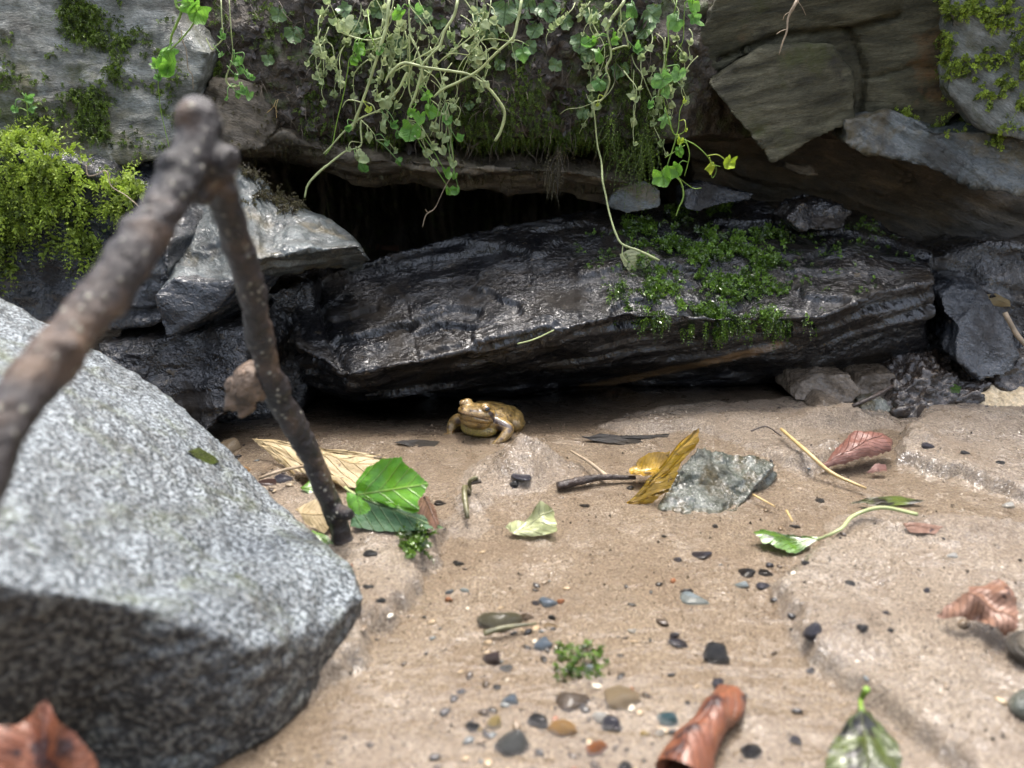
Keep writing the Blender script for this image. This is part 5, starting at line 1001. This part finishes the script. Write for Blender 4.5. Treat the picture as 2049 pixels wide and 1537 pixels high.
vine('hanging_root', 'forked brown root dangling into the black gap', [([(905, 350), (892, 370), (881, 393), (869, 417), (852, 430), (845, 454)], [.3, .4, .5, .6, .4]), ([(857, 427), (850, 418)], .3)], (), 'root', 'root', y=.535)
vine('hanging_root', 'pale tipped root hanging in front of the shadowed slate', [([(1600, -40, .56), (1594, 0), (1577, 34), (1574, 61), (1564, 89), (1558, 110)], [2.2, 1.8, 1.2, .8, .8, .5]), ([(1574, 58), (1562, 62), (1553, 68)], .4), ([(1594, 0), (1605, 15), (1612, 30)], .3), ([(1585, 20), (1570, 30), (1566, 40)], .4)], (), 'root', 'root', y=.535)
vine('rootlet', 'looped white rootlet lying on the moss cushion', [([(172, 330), (175, 350), (190, 350), (212, 342), (222, 372), (250, 390), (280, 415)], .5)], (), 'root', 'root', y=.43)
vine('seedling', 'pale seedling growing on the lichened rock above the moss', [([(55, 240), (54, 215), (52, 198)], .6), ([(54, 222), (40, 216), (30, 222)], .4)], [(52, 196, 9, 'leafblue'), (30, 218, 8, 'leafblue'), (62, 215, 8, 'leafblue')], 'stemgreen', 'plant', y=.463)
vine('dry_grass_blade', 'pale broken grass blade lying along the wet slab edge', [([(1035, 688), (1070, 678), (1108, 660)], .8)], (), 'stem', 'grass blade', y=.462)
# countless thin creeper stems hanging among the named vines
mb = MB(); ml_ = MB()
for q in range(80):
    left = rng.random() < .68; u0 = rng.uniform(640, 1010) if left else rng.uniform(1150, 1400); v0 = rng.uniform(-30, 130) if left else rng.uniform(-30, 170)
    yy = rng.uniform(.532, .552); pts = [W(u0, v0, yy+.012)]; d = np.array([rng.normal(0, .5), -.5, -.6]); L = rng.uniform(.012, .055); m_ = 7
    for j in range(m_): d = d+np.array([rng.normal(0, .35), rng.normal(0, .15), -.25]); d /= np.linalg.norm(d); pts.append(pts[-1]+d*L/m_)
    V, F = tube(pts, [.0004, .00016], 18, 5, .1); mb.add(V, F)
    for j in range(rng.integers(2, 7)):
        p = pts[rng.integers(2, m_+1)]; V, F, lf = leaf_radial(rng.uniform(.0014, .0036), lambda th, a=rng.uniform(0, 6): kidney(th)*(1+.12*math.sin(3*th+a)), 3, 14, rng.choice([-.8, .5, 1.2]), .3, q); V[:, 1] *= rng.uniform(.55, 1)
        ml_.add(place(V, p, np.array([rng.normal(0, .7), -.3, -.8]), np.array([rng.normal(0, .6), -1, .6+rng.normal(0, .4)])), F, lf=lf)
ct = mb.obj('creeper_tangle', M['stem']); tag(ct, 'tangle of thread thin pale creeper stems and tiny leaves over the soil bank', 'creepers', kind='stuff')
ml_.obj('tiny_leaves', M['leafdry'], ct)['kind'] = 'stuff'
# loose gravel between the pebbles
mb = MB(); gc_, gf_ = ellipsoid((0, 0, 0), (1, 1, .7), None, 7, 5)
for i in range(180):
    u, v = rng.normal(1130, 190), rng.uniform(1130, 1560)
    if i % 3 == 0: u, v = rng.uniform(700, 2040), rng.uniform(900, 1540)
    if i % 11 == 0: u, v = rng.uniform(430, 640), rng.uniform(880, 990)
    h_ = hit(u, v, [SAND])
    if h_ is None: continue
    s_ = rng.uniform(.0006, .0019)*(1.5 if rng.random() < .08 else 1); a = rng.uniform(0, 6.28); R = np.array([[math.cos(a), -math.sin(a), 0], [math.sin(a), math.cos(a), 0], [0, 0, 1]])
    V = gc_*(1+.8*fbm(gc_*1.2, 2, i))[:, None]*[1.2, rng.uniform(.6, .9), rng.uniform(.4, .8)]; mb.add(V@R.T*s_+h_[0]+[0, 0, s_*.15], gf_, rnd=float(rng.random()))
t = NT('gravel'); r = t.n('Attribute', attribute_name='rnd').outputs['Fac']
x = t.n('ValToRGB', {'Fac': r}); x.color_ramp.interpolation = 'CONSTANT'; e = x.color_ramp.elements
for p_, c_ in [(.25, (.06, .045, .035)), (.42, (.15, .11, .07)), (.55, (.1, .12, .13)), (.66, (.36, .28, .18)), (.79, (.22, .085, .035)), (.82, (.03, .03, .035)), (.93, (.5, .46, .38))]: q = e.new(p_); q.color = c_+(1,)
e[0].color = (.018, .017, .018, 1); e[-1].color = (.4, .3, .12, 1)
gm = t.out(t.n('BsdfPrincipled', {'Base Color': x.outputs[0], 'Roughness': .3}).outputs[0])
tag(mb.obj('gravel', gm), 'loose fine gravel of many colours between the pebbles', 'gravel', kind='stuff')
